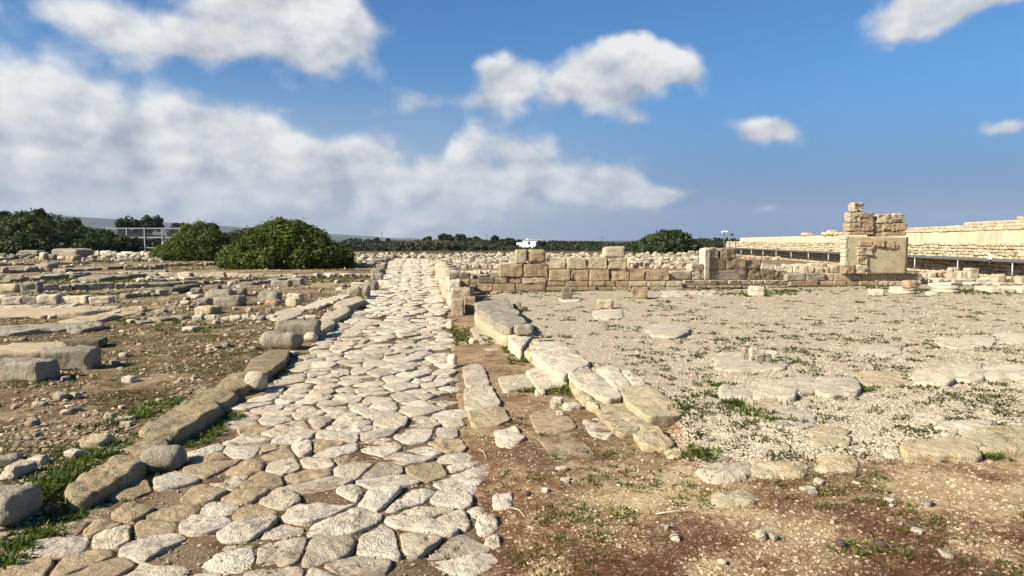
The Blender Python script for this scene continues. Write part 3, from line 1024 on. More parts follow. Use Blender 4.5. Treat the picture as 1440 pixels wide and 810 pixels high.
# ------------------------------------------------------------------ low ruined walls: a row of blocks each
WG = 'low ruined walls left of the road'
def row_wall(label, x0, y0, x1, y1, hpx, n, mat, group=WG, depth=0.5, rnd=0.45, rough=0.12, lumpy=0.17, name='ruined_wall', alt=None, gapf=0.0, nn=8, jit=0.2):
    a, b = G(x0, y0), G(x1, y1)
    t = thing(name, label, 'wall', tuple((a + b) / 2), group)
    L = np.linalg.norm((b - a)[:2])
    dirv = (b - a)[:2] / L
    yaw = math.atan2(dirv[1], dirv[0])
    r = np.random.default_rng(int(x0 * 7 + y0 * 13 + n))
    ws = r.uniform(0.6, 1.4, n)
    ws *= L / ws.sum()
    s = 0
    for k in range(n):
        c = a + (b - a) * ((s + ws[k] / 2) / L)
        s += ws[k]
        d = c[1]
        h = max(0.06, hpx * d / F * 0.80) * r.uniform(1 - jit * 1.6, 1 + jit)
        dp = depth * r.uniform(0.8, 1.2)
        V, Fc = block_geo((ws[k] * (1 - gapf), dp, h * 1.15), nsd(), nn, rnd * r.uniform(0.7, 1.3), max(rough, 0.08) * r.uniform(0.8, 1.5), 3.2, lumpy * r.uniform(0.8, 1.6))
        V = rotz(tilt(V, r.normal(0, 0.03), r.normal(0, 0.03)), yaw + r.normal(0, 0.07))
        V += c + np.array([0, r.normal(0, 0.06), 0]) + np.array([0, dp * 0.5, -0.15 * h])
        m = mat if alt is None or r.uniform() > 0.35 else alt
        obj('stone_block', V, Fc, M[m], t)
    return t

row_wall('long straight kerb of squared blocks before the two bushes', 187, 388, 415, 390, 7.0, 13, 'weathered', lumpy=0.05, rnd=0.25, rough=0.04, alt='buff')
row_wall('rubble-topped kerb running on to the road past the large bush', 412, 391.5, 526, 391, 7.5, 13, 'weathered', alt='white')
row_wall('row of grey blocks just behind the big squared blocks', 48, 409, 272, 402, 9.0, 11, 'weathered', lumpy=0.08, rnd=0.4)
row_wall('row of big squared pale blocks at the left frame edge', -28, 428, 152, 427, 14, 6, 'white', lumpy=0.06, rnd=0.35, depth=0.5, alt='weathered', nn=9)
row_wall('short row of dark hummocky rocks at the end of the raking ledge', 164, 421, 230, 416, 12, 5, 'weathered', lumpy=0.2, rnd=0.7)
row_wall('dark low row linking the hummocky rocks to the grey block row', 226, 414, 272, 404, 8, 4, 'darkstone', rnd=0.6)
row_wall('long curved kerb row in front of the cluster of rocks', 262, 452, 440, 451, 7.5, 14, 'white', lumpy=0.12, alt='weathered', rnd=0.6)
row_wall('few flat pale stones at the left end of the curved kerb row', 190, 456, 262, 449, 6, 5, 'weathered', rnd=0.6)
row_wall('flat dark-faced row left, behind the grey block row', -6, 399, 97, 391, 8, 7, 'weathered', lumpy=0.18, depth=0.8)
row_wall('three long slabs with a deep dark face, mid-left', 118, 398, 188, 389.5, 8, 3, 'weathered', depth=0.9, rnd=0.4)
row_wall('row of boulders at the left frame edge, below the left bush', -4, 385, 76, 381, 9, 8, 'weathered', lumpy=0.2, rnd=0.9)
row_wall('flat pale slabs right of the boulder row', 75, 383, 132, 380, 5, 4, 'weathered', depth=0.9)
row_wall('dark low slab pair before the rubble heap', 145, 379, 173, 378, 5.5, 2, 'darkstone')
row_wall('heap-like rubble row left of the middle bush', 172, 380, 232, 379, 9, 8, 'weathered', lumpy=0.22, rnd=0.7)
row_wall('thin reddish wall at the foot of the middle bush', 226, 375, 316, 373, 5.5, 11, 'ashlar', rnd=0.5)
row_wall('row of stones climbing at the left frame edge', -4, 367, 62, 359, 6, 8, 'weathered', lumpy=0.2)
row_wall('rubble bank below the metal walkway', 122, 358.5, 226, 360, 7, 18, 'white', lumpy=0.22, rnd=0.8, alt='weathered')
row_wall('low scattered row before the rubble bank', 120, 369, 226, 368, 7, 11, 'weathered', lumpy=0.2, alt='white')
row_wall('thin row of slabs right of the large bush, by the road', 497, 372, 536, 371, 4, 7, 'white')
row_wall('rubble row behind the large bush shadow', 495, 365, 545, 364, 5, 9, 'white', lumpy=0.2)
row_wall('thin footing row between boulder row and far rocks at left', -6, 374, 122, 371.5, 5, 13, 'weathered', lumpy=0.2)
row_wall('short footing row left of the three long slabs', 52, 391, 118, 387, 5, 7, 'weathered', lumpy=0.2, alt='white')
row_wall('low footing row right of the three long slabs', 188, 397, 268, 393.5, 5, 9, 'white', lumpy=0.2, alt='weathered')
row_wall('low stony ridge behind the cluster of rocks', 268, 400, 350, 396, 5, 9, 'weathered', lumpy=0.22, alt='white')
row_wall('broken stone line between cluster of rocks and grassy strip', 340, 402, 408, 393, 5, 8, 'weathered', lumpy=0.22, alt='yellow')
row_wall('low reddish stone line under the heap-like rubble', 150, 385, 232, 384, 4, 9, 'ashlarpale', lumpy=0.22, alt='weathered')
row_wall('stone edging in front of the row of big squared blocks', -20, 436, 90, 434, 4, 8, 'white', lumpy=0.2, depth=0.7)
row_wall('ragged ledge of flat stones under the raking ledge', 40, 446, 160, 443, 4, 9, 'white', lumpy=0.2, depth=0.8, alt='weathered')
row_wall('line of half-buried stones right of the curved kerb row', 430, 436, 500, 412, 4, 9, 'white', lumpy=0.2, alt='weathered')
for lab, b, m in [('big blocky rock, the tallest in the far left rubble', (83, 350, 124, 363), 'weathered'), ('pale rock leaning before the tallest block', (96, 359, 112, 371), 'ashlar'),
                  ('upright pale stone left of the tallest block', (57, 355, 68, 366), 'white'), ('round dark rock beside the upright pale stone', (68, 357, 79, 366), 'weathered'),
                  ('large rounded boulder in the left boulder row', (54, 370, 77, 382), 'weathered'), ('dark hump left of the grey block row', (34, 396, 58, 413), 'weathered'),
                  ('low brown hump at the left end of the grey block row', (2, 399, 36, 411), 'yellow'),
                  ('flat-topped slab under the left bush', (32, 352, 58, 359), 'weathered')]:
    rock('rock', lab, b, m, 'rock', 'rocks among the left ruins', depth=0.9, rnd=0.6)

# ------------------------------------------------------------------ right of the road: stylobate of the court
SG = 'blocks along the edge of the gravel court'
def c3(pts):
    return [(620 + x / 3.116, 400 + y / 3.116) for x, y in pts]
for lab, pts, m, zt, h in [
    ('grey cap slab at the far end of the court edge', [(152, 80), (290, 62), (302, 92), (215, 128), (162, 108)], 'weathered', 0.36, 0.2),
    ('small grey cap slab second from the far end', [(208, 112), (300, 92), (345, 120), (290, 165), (222, 150)], 'weathered', 0.36, 0.2),
    ('big overhanging grey cap slab on the court edge', [(212, 132), (262, 112), (340, 132), (376, 165), (296, 194), (222, 152)], 'weathered', 0.36, 0.2),
    ('pale block stepping down below the grey cap slabs', [(292, 196), (330, 184), (372, 206), (400, 222), (352, 272), (300, 242)], 'white', 0.24, 0.28),
    ('cream block with a rounded nose in the court edge', [(352, 232), (400, 222), (440, 242), (400, 300), (356, 278)], 'yellow', 0.18, 0.22),
    ('large domed block in the middle of the court edge', [(396, 268), (440, 244), (560, 266), (646, 340), (600, 360), (530, 390), (470, 352), (400, 300)], 'white', 0.18, 0.22),
    ('long tapering block pointing down the court edge', [(548, 382), (600, 362), (642, 360), (790, 478), (782, 492), (728, 502), (600, 440)], 'white', 0.15, 0.18),
    ('narrow rear block beside the long tapering block', [(680, 366), (762, 356), (832, 440), (772, 452)], 'white', 0.17, 0.2),
    ('white end block with orange lichen, corner of the court edge', [(788, 454), (900, 436), (1062, 540), (1040, 560), (900, 572), (812, 500)], 'yellow', 0.165, 0.2),
    ('pale corner stone behind the end block', [(786, 372), (822, 372), (890, 420), (898, 436), (840, 440)], 'white', 0.18, 0.15),
    ('narrow lower step block under the tapering block', [(562, 432), (600, 438), (642, 470), (692, 540), (640, 520), (604, 486)], 'yellow', 0.10, 0.13),
    ('broad lower step slab with a ragged front', [(620, 490), (720, 520), (800, 520), (900, 592), (850, 640), (780, 650), (680, 550)], 'yellow', 0.085, 0.12),
    ('last lower step slab, mossy and lichened', [(830, 622), (900, 606), (972, 650), (1024, 692), (990, 716), (880, 702)], 'yellow', 0.085, 0.12),
    ('little end slab sinking in soil past the lower step', [(970, 722), (1062, 708), (1102, 752), (1040, 768), (992, 748)], 'yellow', 0.06, 0.1),
    ('bright flat slab at the foot of the court edge', [(370, 378), (440, 346), (500, 376), (556, 428), (500, 446), (432, 458)], 'white', 0.06, 0.1)]:
    q_ = np.array(c3(pts))
    q_ = q_.mean(0) + (q_ - q_.mean(0)) * 1.07
    slab('edge_block', lab, q_, m, zt, h, 'stone block', SG, M=72, rings=11, edge=0.025, rough=0.028, ratio=0.09, jag=0.05, cut=1)
slab('edge_block', 'ochre course carrying the grey cap slabs', c3([(146, 116), (200, 120), (296, 198), (310, 236), (262, 226), (150, 146)]), 'ashlarpale', 0.22, 0.24, 'stone block', SG)
rock('stone', 'small grey lump perched on the court edge blocks', (724, 456, 750, 471), 'weathered', 'stone', SG, depth=0.7, rnd=0.7, z=0.28)
PG = 'worn slabs sunk in the channel beside the road'
for lab, px, m in [
    ('long sunken slab beside the upright stone', [(650, 516), (664, 511), (679, 513), (691, 541), (655, 542)], 'buff'),
    ('second sunken slab, largest in the channel', [(652, 544), (690, 542), (707, 567), (692, 578), (655, 574)], 'buff'),
    ('ragged sunken slab half covered with soil', [(657, 578), (708, 570), (718, 589), (700, 597), (664, 597)], 'tan'),
    ('pale lumpy slab at the near end of the channel', [(694, 604), (724, 599), (740, 614), (722, 631), (698, 625)], 'white'),
    ('pale smooth slab at the far end of the channel', [(658, 460), (697, 456), (704, 490), (682, 492)], 'buff'),
    ('square tan slab before the bright flat slab', [(700, 530), (740, 525), (756, 545), (708, 550)], 'buff'),
    ('grey worn slab in brown litter near the lower step', [(745, 580), (790, 575), (812, 600), (780, 612), (752, 606)], 'tan'),
    ('large faint slab half under sand at the channel mouth', [(752, 612), (800, 606), (838, 634), (828, 652), (780, 650)], 'tan'),
    ('grey slab under litter left of the lower step', [(818, 592), (842, 588), (866, 608), (854, 618), (830, 612)], 'white')]:
    slab('sunken_slab', lab, px, m, 0.033, 0.1, 'stone slab', PG, edge=0.016, rough=0.016, jag=0.09, dome=0.004, cut=1, ratio=0.1)
rock('upright_stone', 'small upright cream stone standing alone on the road edge', (629, 498, 643, 520), 'white', 'stone', None, depth=0.8, rnd=1.0, lumpy=0.08, rough=0.03, n=9, sink=0.04)
for lab, b in [('white cobble at the foot of the pier', (627, 452, 638, 461)), ('pale flat cobble in the channel by the ochre course', (660, 475, 672, 483)),
               ('pale stone in the rubble by the lower step', (774, 559, 794, 575)), ('angular stone in the rubble by the lower step', (792, 566, 816, 578)),
               ('small cobble in the rubble by the lower step', (782, 578, 794, 587)), ('little stone left of the rubble by the lower step', (752, 548, 768, 557))]:
    rock('stone', lab, b, 'white', 'stone', 'loose stones right of the road', depth=0.8, rnd=0.8, sink=0.4)
for lab, b, m in [('tan flat stone in rusty litter before the court', (998, 686, 1066, 708), 'yellow'), ('white slab end sticking out of road-side soil', (680, 752, 706, 770), 'white'),
               ('weathered flat stone right of the road, above the white slab end', (690, 692, 724, 716), 'pale'), ('flat white stone in litter beside the near road', (668, 722, 704, 750), 'pale'),
               ('flat pale stone at the lower frame edge right of the road', (640, 772, 690, 800), 'pale')]:
    flat('stone', lab, b, m, 0.02, 0.1, 'stone', 'flat stones right of the road', rough=0.016, jag=0.15, edge=0.03)

# ------------------------------------------------------------------ gravel court
CG = 'flat stones set in the gravel court'
for lab, b, m in [
    ('broad white pad bearing the little heap of stones', (998, 493, 1120, 520), 'white'),
    ('white pad alone in the gravel, right of the stone heap', (1203, 484, 1268, 501), 'white'),
    ('loaf-shaped white slab in the gravel behind the court edge', (908, 455, 972, 473), 'white'),
    ('lowest slab at the left end of the crossing row', (1010, 540, 1074, 558), 'white'),
    ('orange-stained slab second in the crossing row', (1057, 535, 1121, 559), 'white'),
    ('bright slab rising behind the second one of the crossing row', (1097, 529, 1150, 550), 'white'),
    ('widest white slab in the crossing row', (1147, 528, 1209, 554), 'white'),
    ('lichened slab right of the widest white slab', (1207, 521, 1275, 543), 'yellow'),
    ('low slab halfway to the right frame edge in the crossing row', (1283, 518, 1345, 536), 'white'),
    ('pale slab last but one in the crossing row', (1327, 511, 1384, 532), 'white'),
    ('slab ending the crossing row at the right frame edge', (1377, 513, 1460, 531), 'white'),
    ('small slab starting the row towards the viewer', (1043, 555, 1088, 568), 'white'),
    ('rough slab below the row start in the gravel', (1050, 562, 1098, 579), 'yellow'),
    ('big rough-surfaced slab with grass along its left', (1067, 570, 1148, 604), 'white'),
    ('knobbly slab nearest the viewer in the gravel', (1137, 597, 1197, 629), 'yellow'),
    ('small white slab before the lichened kerb at right', (1287, 580, 1334, 594), 'white'),
    ('thin sunken slab left of the small white slab', (1279, 586, 1310, 598), 'buff'),
    ('long narrow slab behind the lichened kerb at right', (1320, 591, 1394, 608), 'white'),
    ('wide orange-speckled slab at the right frame edge', (1353, 600, 1475, 629), 'yellow'),
    ('long orange-speckled kerb slab at right', (1262, 615, 1382, 639), 'yellow'),
    ('little pale stone at the left tip of the orange kerb', (1241, 628, 1269, 643), 'white'),
    ('faded orange slab between litter and gravel', (1142, 640, 1212, 662), 'yellow'),
    ('grey flat slab between litter and gravel, left of the faded orange slab', (1052, 648, 1142, 670), 'yellow'),
    ('cracked grey slab emerging from brown litter', (985, 652, 1056, 674), 'buff'),
    ('pale pad among tufts near the right frame edge', (1313, 472, 1408, 490), 'white'),
    ('pale pad at the right frame edge', (1392, 468, 1460, 482), 'white'),
    ('flat slab supporting the dark rock in the gravel', (832, 433, 879, 449), 'white'),
    ('thin white slab under the upright grey block', (786, 417, 820, 424), 'white'),
    ('white slab at the back of the court, middle', (930, 408, 968, 417), 'white'),
    ('long low white slab at the back of the court', (965, 409, 1010, 415), 'white')]:
    if 'row' in lab or 'slab' in lab and b[1] < 560 and b[0] > 1000:
        b = (b[0] - 4, b[1] - 1, b[2] + 4, b[3] + 1)
    thick = any(w in lab for w in ('loaf', 'crossing', 'bright', 'orange-speckled'))
    flat('court_slab', lab, b, m, 0.06 if thick else 0.018, 0.14, 'stone slab', CG, rough=0.016, jag=0.22, edge=0.03, M=64, rings=9)
for k, (lab, b, m) in enumerate([
    ('dark leftmost stone in the little heap', (1043, 496, 1056, 506), 'weathered'), ('tall white stone topping the little heap', (1053, 489, 1064, 507), 'white'),
    ('grey slanting stone in the little heap', (1062, 497, 1074, 508), 'weathered'), ('broad grey stone at the front of the little heap', (1072, 497, 1084, 508), 'weathered'),
    ('pale flat stone at the right of the little heap', (1080, 494, 1093, 503), 'white'), ('rusty pebble behind the little heap', (1045, 490, 1054, 497), 'ashlar')]):
    rock('heap_stone', lab, b, m, 'stone', 'little heap of stones on the white pad', z=0.15, depth=0.9, rnd=0.5)
for lab, b, m, rn in [
    ('upright grey block in the gravel before the long wall', (790, 404, 804, 422), 'darkstone', 0.3), ('squared brown block in the gravel before the long wall', (889, 406, 911, 421), 'ashlar', 0.2),
    ('dark split rock resting on a slab in the gravel', (840, 420, 862, 435), 'ashlarpale', 0.5), ('pale faceted rock before the wall stub', (1052, 402, 1074, 417), 'white', 0.5),
    ('grey lump at the back end of the court edge', (722, 424, 733, 434), 'weathered', 0.7), ('dark flat rock behind the big cap slab', (729, 431, 742, 438), 'darkstone', 0.6)]:
    rock('block', lab, b, m, 'stone block', 'loose blocks in front of the long wall', depth=0.8, rnd=rn, lumpy=0.1)

# ------------------------------------------------------------------ ashlar walls on the right
class Wall:
    def __init__(s, label, x0, y0, x1, y1, z0=0.1, name='ashlar_wall', group='ashlar walls of the ruin', cat='wall'):
        s.a, s.b = P(x0, y0, z0), P(x1, y1, z0)
        d = (s.b - s.a)[:2]
        s.L = np.linalg.norm(d)
        s.dir = d / s.L
        s.nrm = np.array([s.dir[1], -s.dir[0]])
        if s.nrm[1] > 0:
            s.nrm = -s.nrm          # towards the viewer
        s.z0 = z0
        s.t = thing(name, label, cat, tuple(s.a), group)
        s.yaw = math.atan2(s.dir[1], s.dir[0])
    def hit(s, px, py):
        r = ray(px, py)
        o = np.array([0, 0, H])
        n3 = np.array([s.nrm[0], s.nrm[1], 0])
        t = (n3 @ (s.a - o)) / (n3 @ r)
        p = o + r * t
        return (p[:2] - s.a[:2]) @ s.dir, p[2]
    def blk(s, x0, y0, x1, y1, mat='ashlar', depth=0.4, rnd=0.09, rough=0.075, out=0.0, lumpy=0.02, name='stone_block', n=7, gap=0.006, tl=0.0, label=None):
        s0, zt = s.hit(x0, y0)
        s1, zb = s.hit(x1, y1)
        sd = nsd()
        V, Fc = block_geo((s1 - s0 - gap, depth, (zt - zb - gap) * random.uniform(0.95, 1.0)), sd, max(n, 10), rnd * random.uniform(0.6, 1.6), rough * random.uniform(0.8, 1.6), 4.2, lumpy)
        V = tilt(V, 0, random.gauss(0, 0.012))
        if tl:
            V = tilt(V, 0, tl)
        V = rotz(V, s.yaw)
        c = s.a[:2] + s.dir * ((s0 + s1) / 2) - s.nrm * (depth / 2 - out)
        V += np.array([c[0], c[1], zb])
        o = obj(name, V, Fc, M[mat], s.t)
        if label:
            o['label'] = label
        return o

w = Wall('long golden ashlar wall of big squared blocks at the back of the court', 668, 409, 960, 407)
jx = lambda: random.uniform(-0.03, 0.03)
for (x0, x1) in ((669, 693), (693.5, 725), (725.5, 768)):
    w.blk(x0, 398.5, x1, 409, 'ashlar', out=0.04 + jx())
for (x0, x1, m) in ((672, 696, 'darkstone'), (696.5, 713, 'ashlar'), (713.5, 734, 'ashlar'), (734.5, 769, 'ashlarpale')):
    w.blk(x0, 390, x1, 398.3, m, out=0.02 + jx(), rnd=0.3)
xs = [768.5, 790, 812, 838, 862, 888, 912, 936, 960]
for x0, x1 in zip(xs, xs[1:]):
    w.blk(x0, 402.5, x1, 408, 'ashlarpale' if x0 > 880 else 'ashlar', out=0.05 + jx())
xs = [769.5, 795, 828, 851, 866, 884, 910, 936, 960]
for x0, x1 in zip(xs, xs[1:]):
    w.blk(x0, 395.2, x1, 402.3, 'ashlarpale' if x0 > 880 else 'ashlar', out=0.02 + jx(), rnd=0.25)
for q in ((702.5, 371, 735.5, 389.6), (736.2, 370.5, 771, 389.6)):
    w.blk(*q, 'ashlar', out=0.05, depth=0.7)
for q in ((771.8, 378, 803, 395), (803.6, 379, 828.4, 395), (829, 378.5, 857.4, 395), (858, 378.5, 885.5, 395), (886, 380, 906.5, 395), (907, 380, 942, 394.5)):
    w.blk(*q, 'ashlar', out=jx())
for q in ((770, 362, 796.4, 377.8), (797, 362, 825.4, 378.5), (826, 361.5, 854.4, 378), (855, 363, 882, 378)):
    w.blk(*q, 'ashlarpale', out=jx())
w.blk(725.5, 350, 741, 370.5, 'ashlarpale', depth=0.4, label='upright pale block standing on the wall top')
w.blk(741.5, 350, 768, 370, 'ashlar', depth=0.5, rnd=0.55, lumpy=0.08, label='rounded brown block on the wall top')
V_ = w.blk(850, 346, 879.5, 362.5, 'ashlarpale', depth=0.5, rnd=0.35, lumpy=0.08, label='rough block lying loose on the far end of the wall top')

w2 = Wall('broken wall stub with a tall pilaster, middle of the back of the court', 960, 406, 1106, 402)
xs = [960, 974, 990, 1006, 1022, 1040, 1056, 1072, 1090, 1106]
for x0, x1 in zip(xs, xs[1:]):
    w2.blk(x0, 393.5, x1, 400, 'ashlarpale', out=0.10 + jx(), rnd=0.3)
    w2.blk(x0 + 2, 400.2, x1 + 1, 404.5, 'ashlarpale', out=0.16 + jx(), rnd=0.3, gap=0.03)
w2.blk(990.8, 347.5, 997.2, 393.3, 'white', depth=0.4, out=0.06, name='pilaster')
for q, m in (((943, 381, 973, 393), 'ashlarpale'), ((973, 371, 990, 381.5), 'ashlarpale'), ((974, 381.8, 990, 393), 'white'), ((997.5, 380, 1050.5, 393.2), 'ashlarpale'),
             ((1051, 379, 1069.5, 393.2), 'ashlar'), ((1070, 378, 1090.5, 393.2), 'ashlar'), ((1091, 380, 1105.5, 393.2), 'ashlar'),
             ((997.6, 363.3, 1021, 379.8), 'ashlar'), ((1021.5, 363.3, 1049.5, 379.8), 'ashlar'), ((1050, 364, 1070.5, 378.7), 'ashlar'),
             ((997.8, 348, 1010, 363), 'ashlarpale'), ((1014, 349, 1036, 363), 'ashlar')):
    w2.blk(*q, m, out=jx(), lumpy=0.03 if q[1] < 350 else 0)

w3 = Wall('long low two-course wall under the tower', 1106, 402.5, 1300, 400.5)
xs = [1106.5, 1134, 1160, 1174, 1213, 1234, 1248, 1262, 1276, 1298]
for k, (x0, x1) in enumerate(zip(xs, xs[1:])):
    w3.blk(x0, 384.8, x1, 394.3, 'weathered' if k in (0, 1, 8) else 'ashlarpale', out=jx(), depth=0.8)
xs = [1110, 1150, 1172, 1190, 1207, 1235, 1248, 1259, 1275]
for k, (x0, x1) in enumerate(zip(xs, xs[1:])):
    w3.blk(x0, 394.5, x1, 401.5, 'ashlar' if k < 5 else 'ashlarpale', out=0.05 + jx(), rnd=0.25)

# --- tower-like pier
tw = Wall('tall ruined pier with broken block crown and patched plaster face', 1184, 402.0, 1278, 401.4, name='ruined_pier', cat='ruin', group=None)
tw.blk(1190, 330, 1276, 385, 'plaster', depth=0.4, rnd=0.04, rough=0.006, out=-0.03, name='plaster_core', n=12)
for k in range(9):
    y1 = 385 - k * 6.0
    tw.blk(1188.6 + 0.5 * (k % 2), y1 - 5.9, 1191.5 + 0.8 * (k % 3), y1, 'white', depth=0.38, out=-0.01, rnd=0.2, n=5)
for q, m, o_ in (((1195, 284.5, 1215.5, 297.6), 'ashlarpale', 0.0), ((1189, 298, 1208, 313), 'ashlarpale', 0.02), ((1208.5, 298.5, 1228.5, 306), 'ashlar', 0.03), ((1208.5, 306.3, 1228.5, 313.3), 'ashlar', 0.0),
                 ((1186.5, 313.3, 1208, 319), 'ashlarpale', 0.06), ((1187, 319.3, 1208, 324.5), 'ashlar', 0.04), ((1208.6, 313.8, 1228.5, 325), 'ashlar', 0.05), ((1188, 324.8, 1228, 330.2), 'ashlar', 0.02),
                 ((1235, 301, 1254.6, 314), 'ashlarpale', 0.0), ((1255, 300.3, 1272, 314), 'ashlarpale', 0.02), ((1242.5, 314.3, 1258, 325.5), 'ashlar', 0.03), ((1258.5, 313.8, 1275.5, 325), 'ashlar', 0.02),
                 ((1243, 325.6, 1275, 331.5), 'ashlar', 0.0), ((1229, 308.5, 1242.2, 319), 'ashlarpale', -0.08), ((1229.2, 319.4, 1242.4, 325.8), 'ashlar', -0.06), ((1229, 326, 1242, 332.5), 'ashlar', -0.05),
                 ((1227.5, 336.5, 1242.4, 347.6), 'ashlar', 0.05), ((1244, 339, 1258, 350), 'ashlar', 0.05), ((1254, 343, 1263.5, 350), 'ashlar', 0.03), ((1208, 339, 1227, 346), 'ashlar', 0.03),
                 ((1206, 346.3, 1227.6, 359.4), 'ashlarpale', 0.05), ((1206, 359.8, 1219, 372), 'ashlar', 0.04), ((1187.5, 372, 1202, 385), 'ashlar', 0.06), ((1202.6, 372.2, 1219, 385), 'ashlarpale', 0.05)):
    deep = 0.4 if q[1] > 332 else 0.45
    if q[0] < 1200 and q[1] < 332:
        q = (q[0] + 6.5, q[1], q[2] + (2 if q[2] < 1210 else 0), q[3])
    tw.blk(*q, m, out=o_, depth=deep, rnd=0.18, rough=0.12, lumpy=0.09, gap=0.0, n=12)

# --- roadside rubble wall with its end pier
rw = thing('roadside_wall', 'rubble wall along the right of the road ending in a pier of blocks', 'wall', tuple(G(630, 415)), 'ashlar walls of the ruin')
for (b, m, dp) in (((634, 420, 652.5, 444), 'ashlarpale', 1.2), ((653, 417, 669, 440), 'ashlar', 1.0)):
    V, Fc = rock_at(*b, depth=dp, rnd=0.2, lumpy=0.04, rough=0.04, yaw=0.1)
    obj('stone_block', V, Fc, M[m], rw)
for (b, zz, m) in (((634, 405, 662, 422), 0.32, 'ashlarpale'), ((631, 393, 648, 409), 0.5, 'white'), ((647, 393, 661, 408), 0.5, 'ashlar'), ((660, 396, 671, 408), 0.45, 'darkstone'),
                   ((632, 383, 645, 395), 0.68, 'darkstone'), ((645, 383, 661, 393), 0.66, 'darkstone')):
    V, Fc = rock_at(*b, z=zz, depth=0.9, rnd=0.35, lumpy=0.06, yaw=0.1)
    obj('stone_block', V, Fc, M[m], rw)
for k in range(12):
    f = k / 11
    x, y = 630 + (608 - 630) * f, 428 + (380 - 428) * f
    p = G(x + 7, y)
    for lay in range(2):
        V, Fc = block_geo((0.75, 0.9 + f, 0.36), nsd(), 6, 0.5, 0.07, 2.2, 0.15)
        V = rotz(V, random.uniform(-0.2, 0.2)) + p + np.array([0.2 + 0.1 * lay, 0, 0.30 * lay - 0.06])
        obj('stone_block', V, Fc, M[random.choice(['white', 'ashlarpale', 'yellow'])], rw)

RG = 'rubble walls behind the court'
row_wall('low crumbled row right of the pier of blocks', 660, 392.5, 702, 391, 6, 5, 'weathered', RG)
row_wall('pale coursed row behind the roadside wall', 640, 385.5, 702, 385, 6, 8, 'white', RG, rnd=0.4)
row_wall('rubble row crossing behind the upright block', 612, 377, 724, 375, 6, 15, 'white', RG, lumpy=0.2)
row_wall('far rubble row left of the upright block', 606, 370, 724, 368, 5, 17, 'white', RG, lumpy=0.2)
row_wall('pale wall peeping over the right end of the long wall', 882, 377, 992, 376, 10, 10, 'ashlarpale', RG, rnd=0.35)
row_wall('second pale row further behind the long wall', 884, 368, 996, 367.5, 7, 12, 'white', RG, lumpy=0.15)
row_wall('grey bank of stone beside the pilaster', 968, 361, 996, 361, 9, 3, 'weathered', RG)
row_wall('white wall between stub and tower', 1070, 383, 1160, 383, 14, 5, 'white', RG, rnd=0.2)
row_wall('low tawny row between stub and tower, behind the white wall', 1102, 375, 1186, 375, 6, 8, 'ashlarpale', RG)
row_wall('broken end of the white wall, left of the tower', 1128, 384, 1182, 384, 12, 5, 'ashlarpale', RG, lumpy=0.18)
row_wall('tumbled rubble over the low two-course wall', 1040, 366, 1098, 366, 6, 10, 'ashlarpale', RG, lumpy=0.2)
row_wall('rubble foot of the tower on its right', 1276, 397, 1306, 398, 16, 4, 'ashlarpale', RG, lumpy=0.2)
row_wall('low pale kerb right of the column drums', 1304, 398, 1420, 397, 7, 9, 'white', RG, depth=0.9)
row_wall('rubble bench before the terrace wall at right', 1300, 390, 1345, 390, 11, 5, 'ashlarpale', RG, lumpy=0.15)
row_wall('long low white kerb at the right frame edge', 1396, 412, 1500, 412, 8, 5, 'white', RG, depth=1.0)
row_wall('thin white kerb behind the drum bases', 1330, 404, 1440, 402, 6, 8, 'white', RG, depth=0.8)
for lab, b, m, rn in [
    ('upright shaft fragment right of the tower', (1333, 376, 1346, 393), 'ashlarpale', 0.4), ('short upright block beside the shaft fragment', (1347, 381, 1358, 393), 'ashlarpale', 0.3),
    ('tilted white block beyond the shaft fragment', (1357, 377, 1373, 391), 'white', 0.25), ('flat slab balanced before the walkway', (1311, 369, 1340, 377), 'ashlar', 0.4),
    ('brown knob of rock near the right frame edge', (1396, 385, 1412, 398), 'ashlarpale', 0.6), ('flat pale rock at the right frame edge', (1428, 388, 1446, 400), 'ashlarpale', 0.6)]:
    rock('block', lab, b, m, 'stone block', 'fragments right of the tower', depth=0.8, rnd=rn, lumpy=0.06, yaw=0.1)

def lathe(prof, k=24):
    V, Q = [], []
    for r, z in prof:
        for t in range(k):
            a = 2 * math.pi * t / k
            V.append((r * math.cos(a), r * math.sin(a), z))
    for i in range(len(prof) - 1):
        for t in range(k):
            u = (t + 1) % k
            Q.append((i * k + t, i * k + u, (i + 1) * k + u, (i + 1) * k + t))
    V = np.array(V)
    return V, [np.array(Q)]
for lab, x, y, wpx in (('white moulded column base with a stone on top', 1279, 413.5, 36), ('low white moulded column base right of the topped one', 1340, 412, 36)):
    p = G(x, y)
    s = wpx / F * p[1] / 2
    p[1] += s
    V, Fc = lathe([(0.001, 0), (s, 0), (s * 1.0, s * 0.16), (s * 0.93, s * 0.2), (s * 0.9, s * 0.27), (s * 0.97, s * 0.32), (s * 0.97, s * 0.42), (s * 0.88, s * 0.5), (s * 0.7, s * 0.52), (0.001, s * 0.5)])
    V = V + 0.012 * np.stack([vnoise(V * 5 + k * 9, 3 + k) for k in range(3)], 1) + p
    tag(obj('column_base', V, Fc, M['white']), lab, 'column base', 'column bases at the back of the court')
rock('stone', 'brown stone sitting on the topped column base', (1270, 394, 1289, 405), 'ashlar', 'stone', None, z=0.42, depth=0.8, rnd=0.7)
for lab, b in (('small white stone between the two column bases', (1304, 410, 1318, 416)), ('grey flat stone left of the column bases', (1222, 406, 1242, 416))):
    rock('stone', lab, b, 'white', 'stone', 'fragments right of the tower', depth=0.8, rnd=0.7)

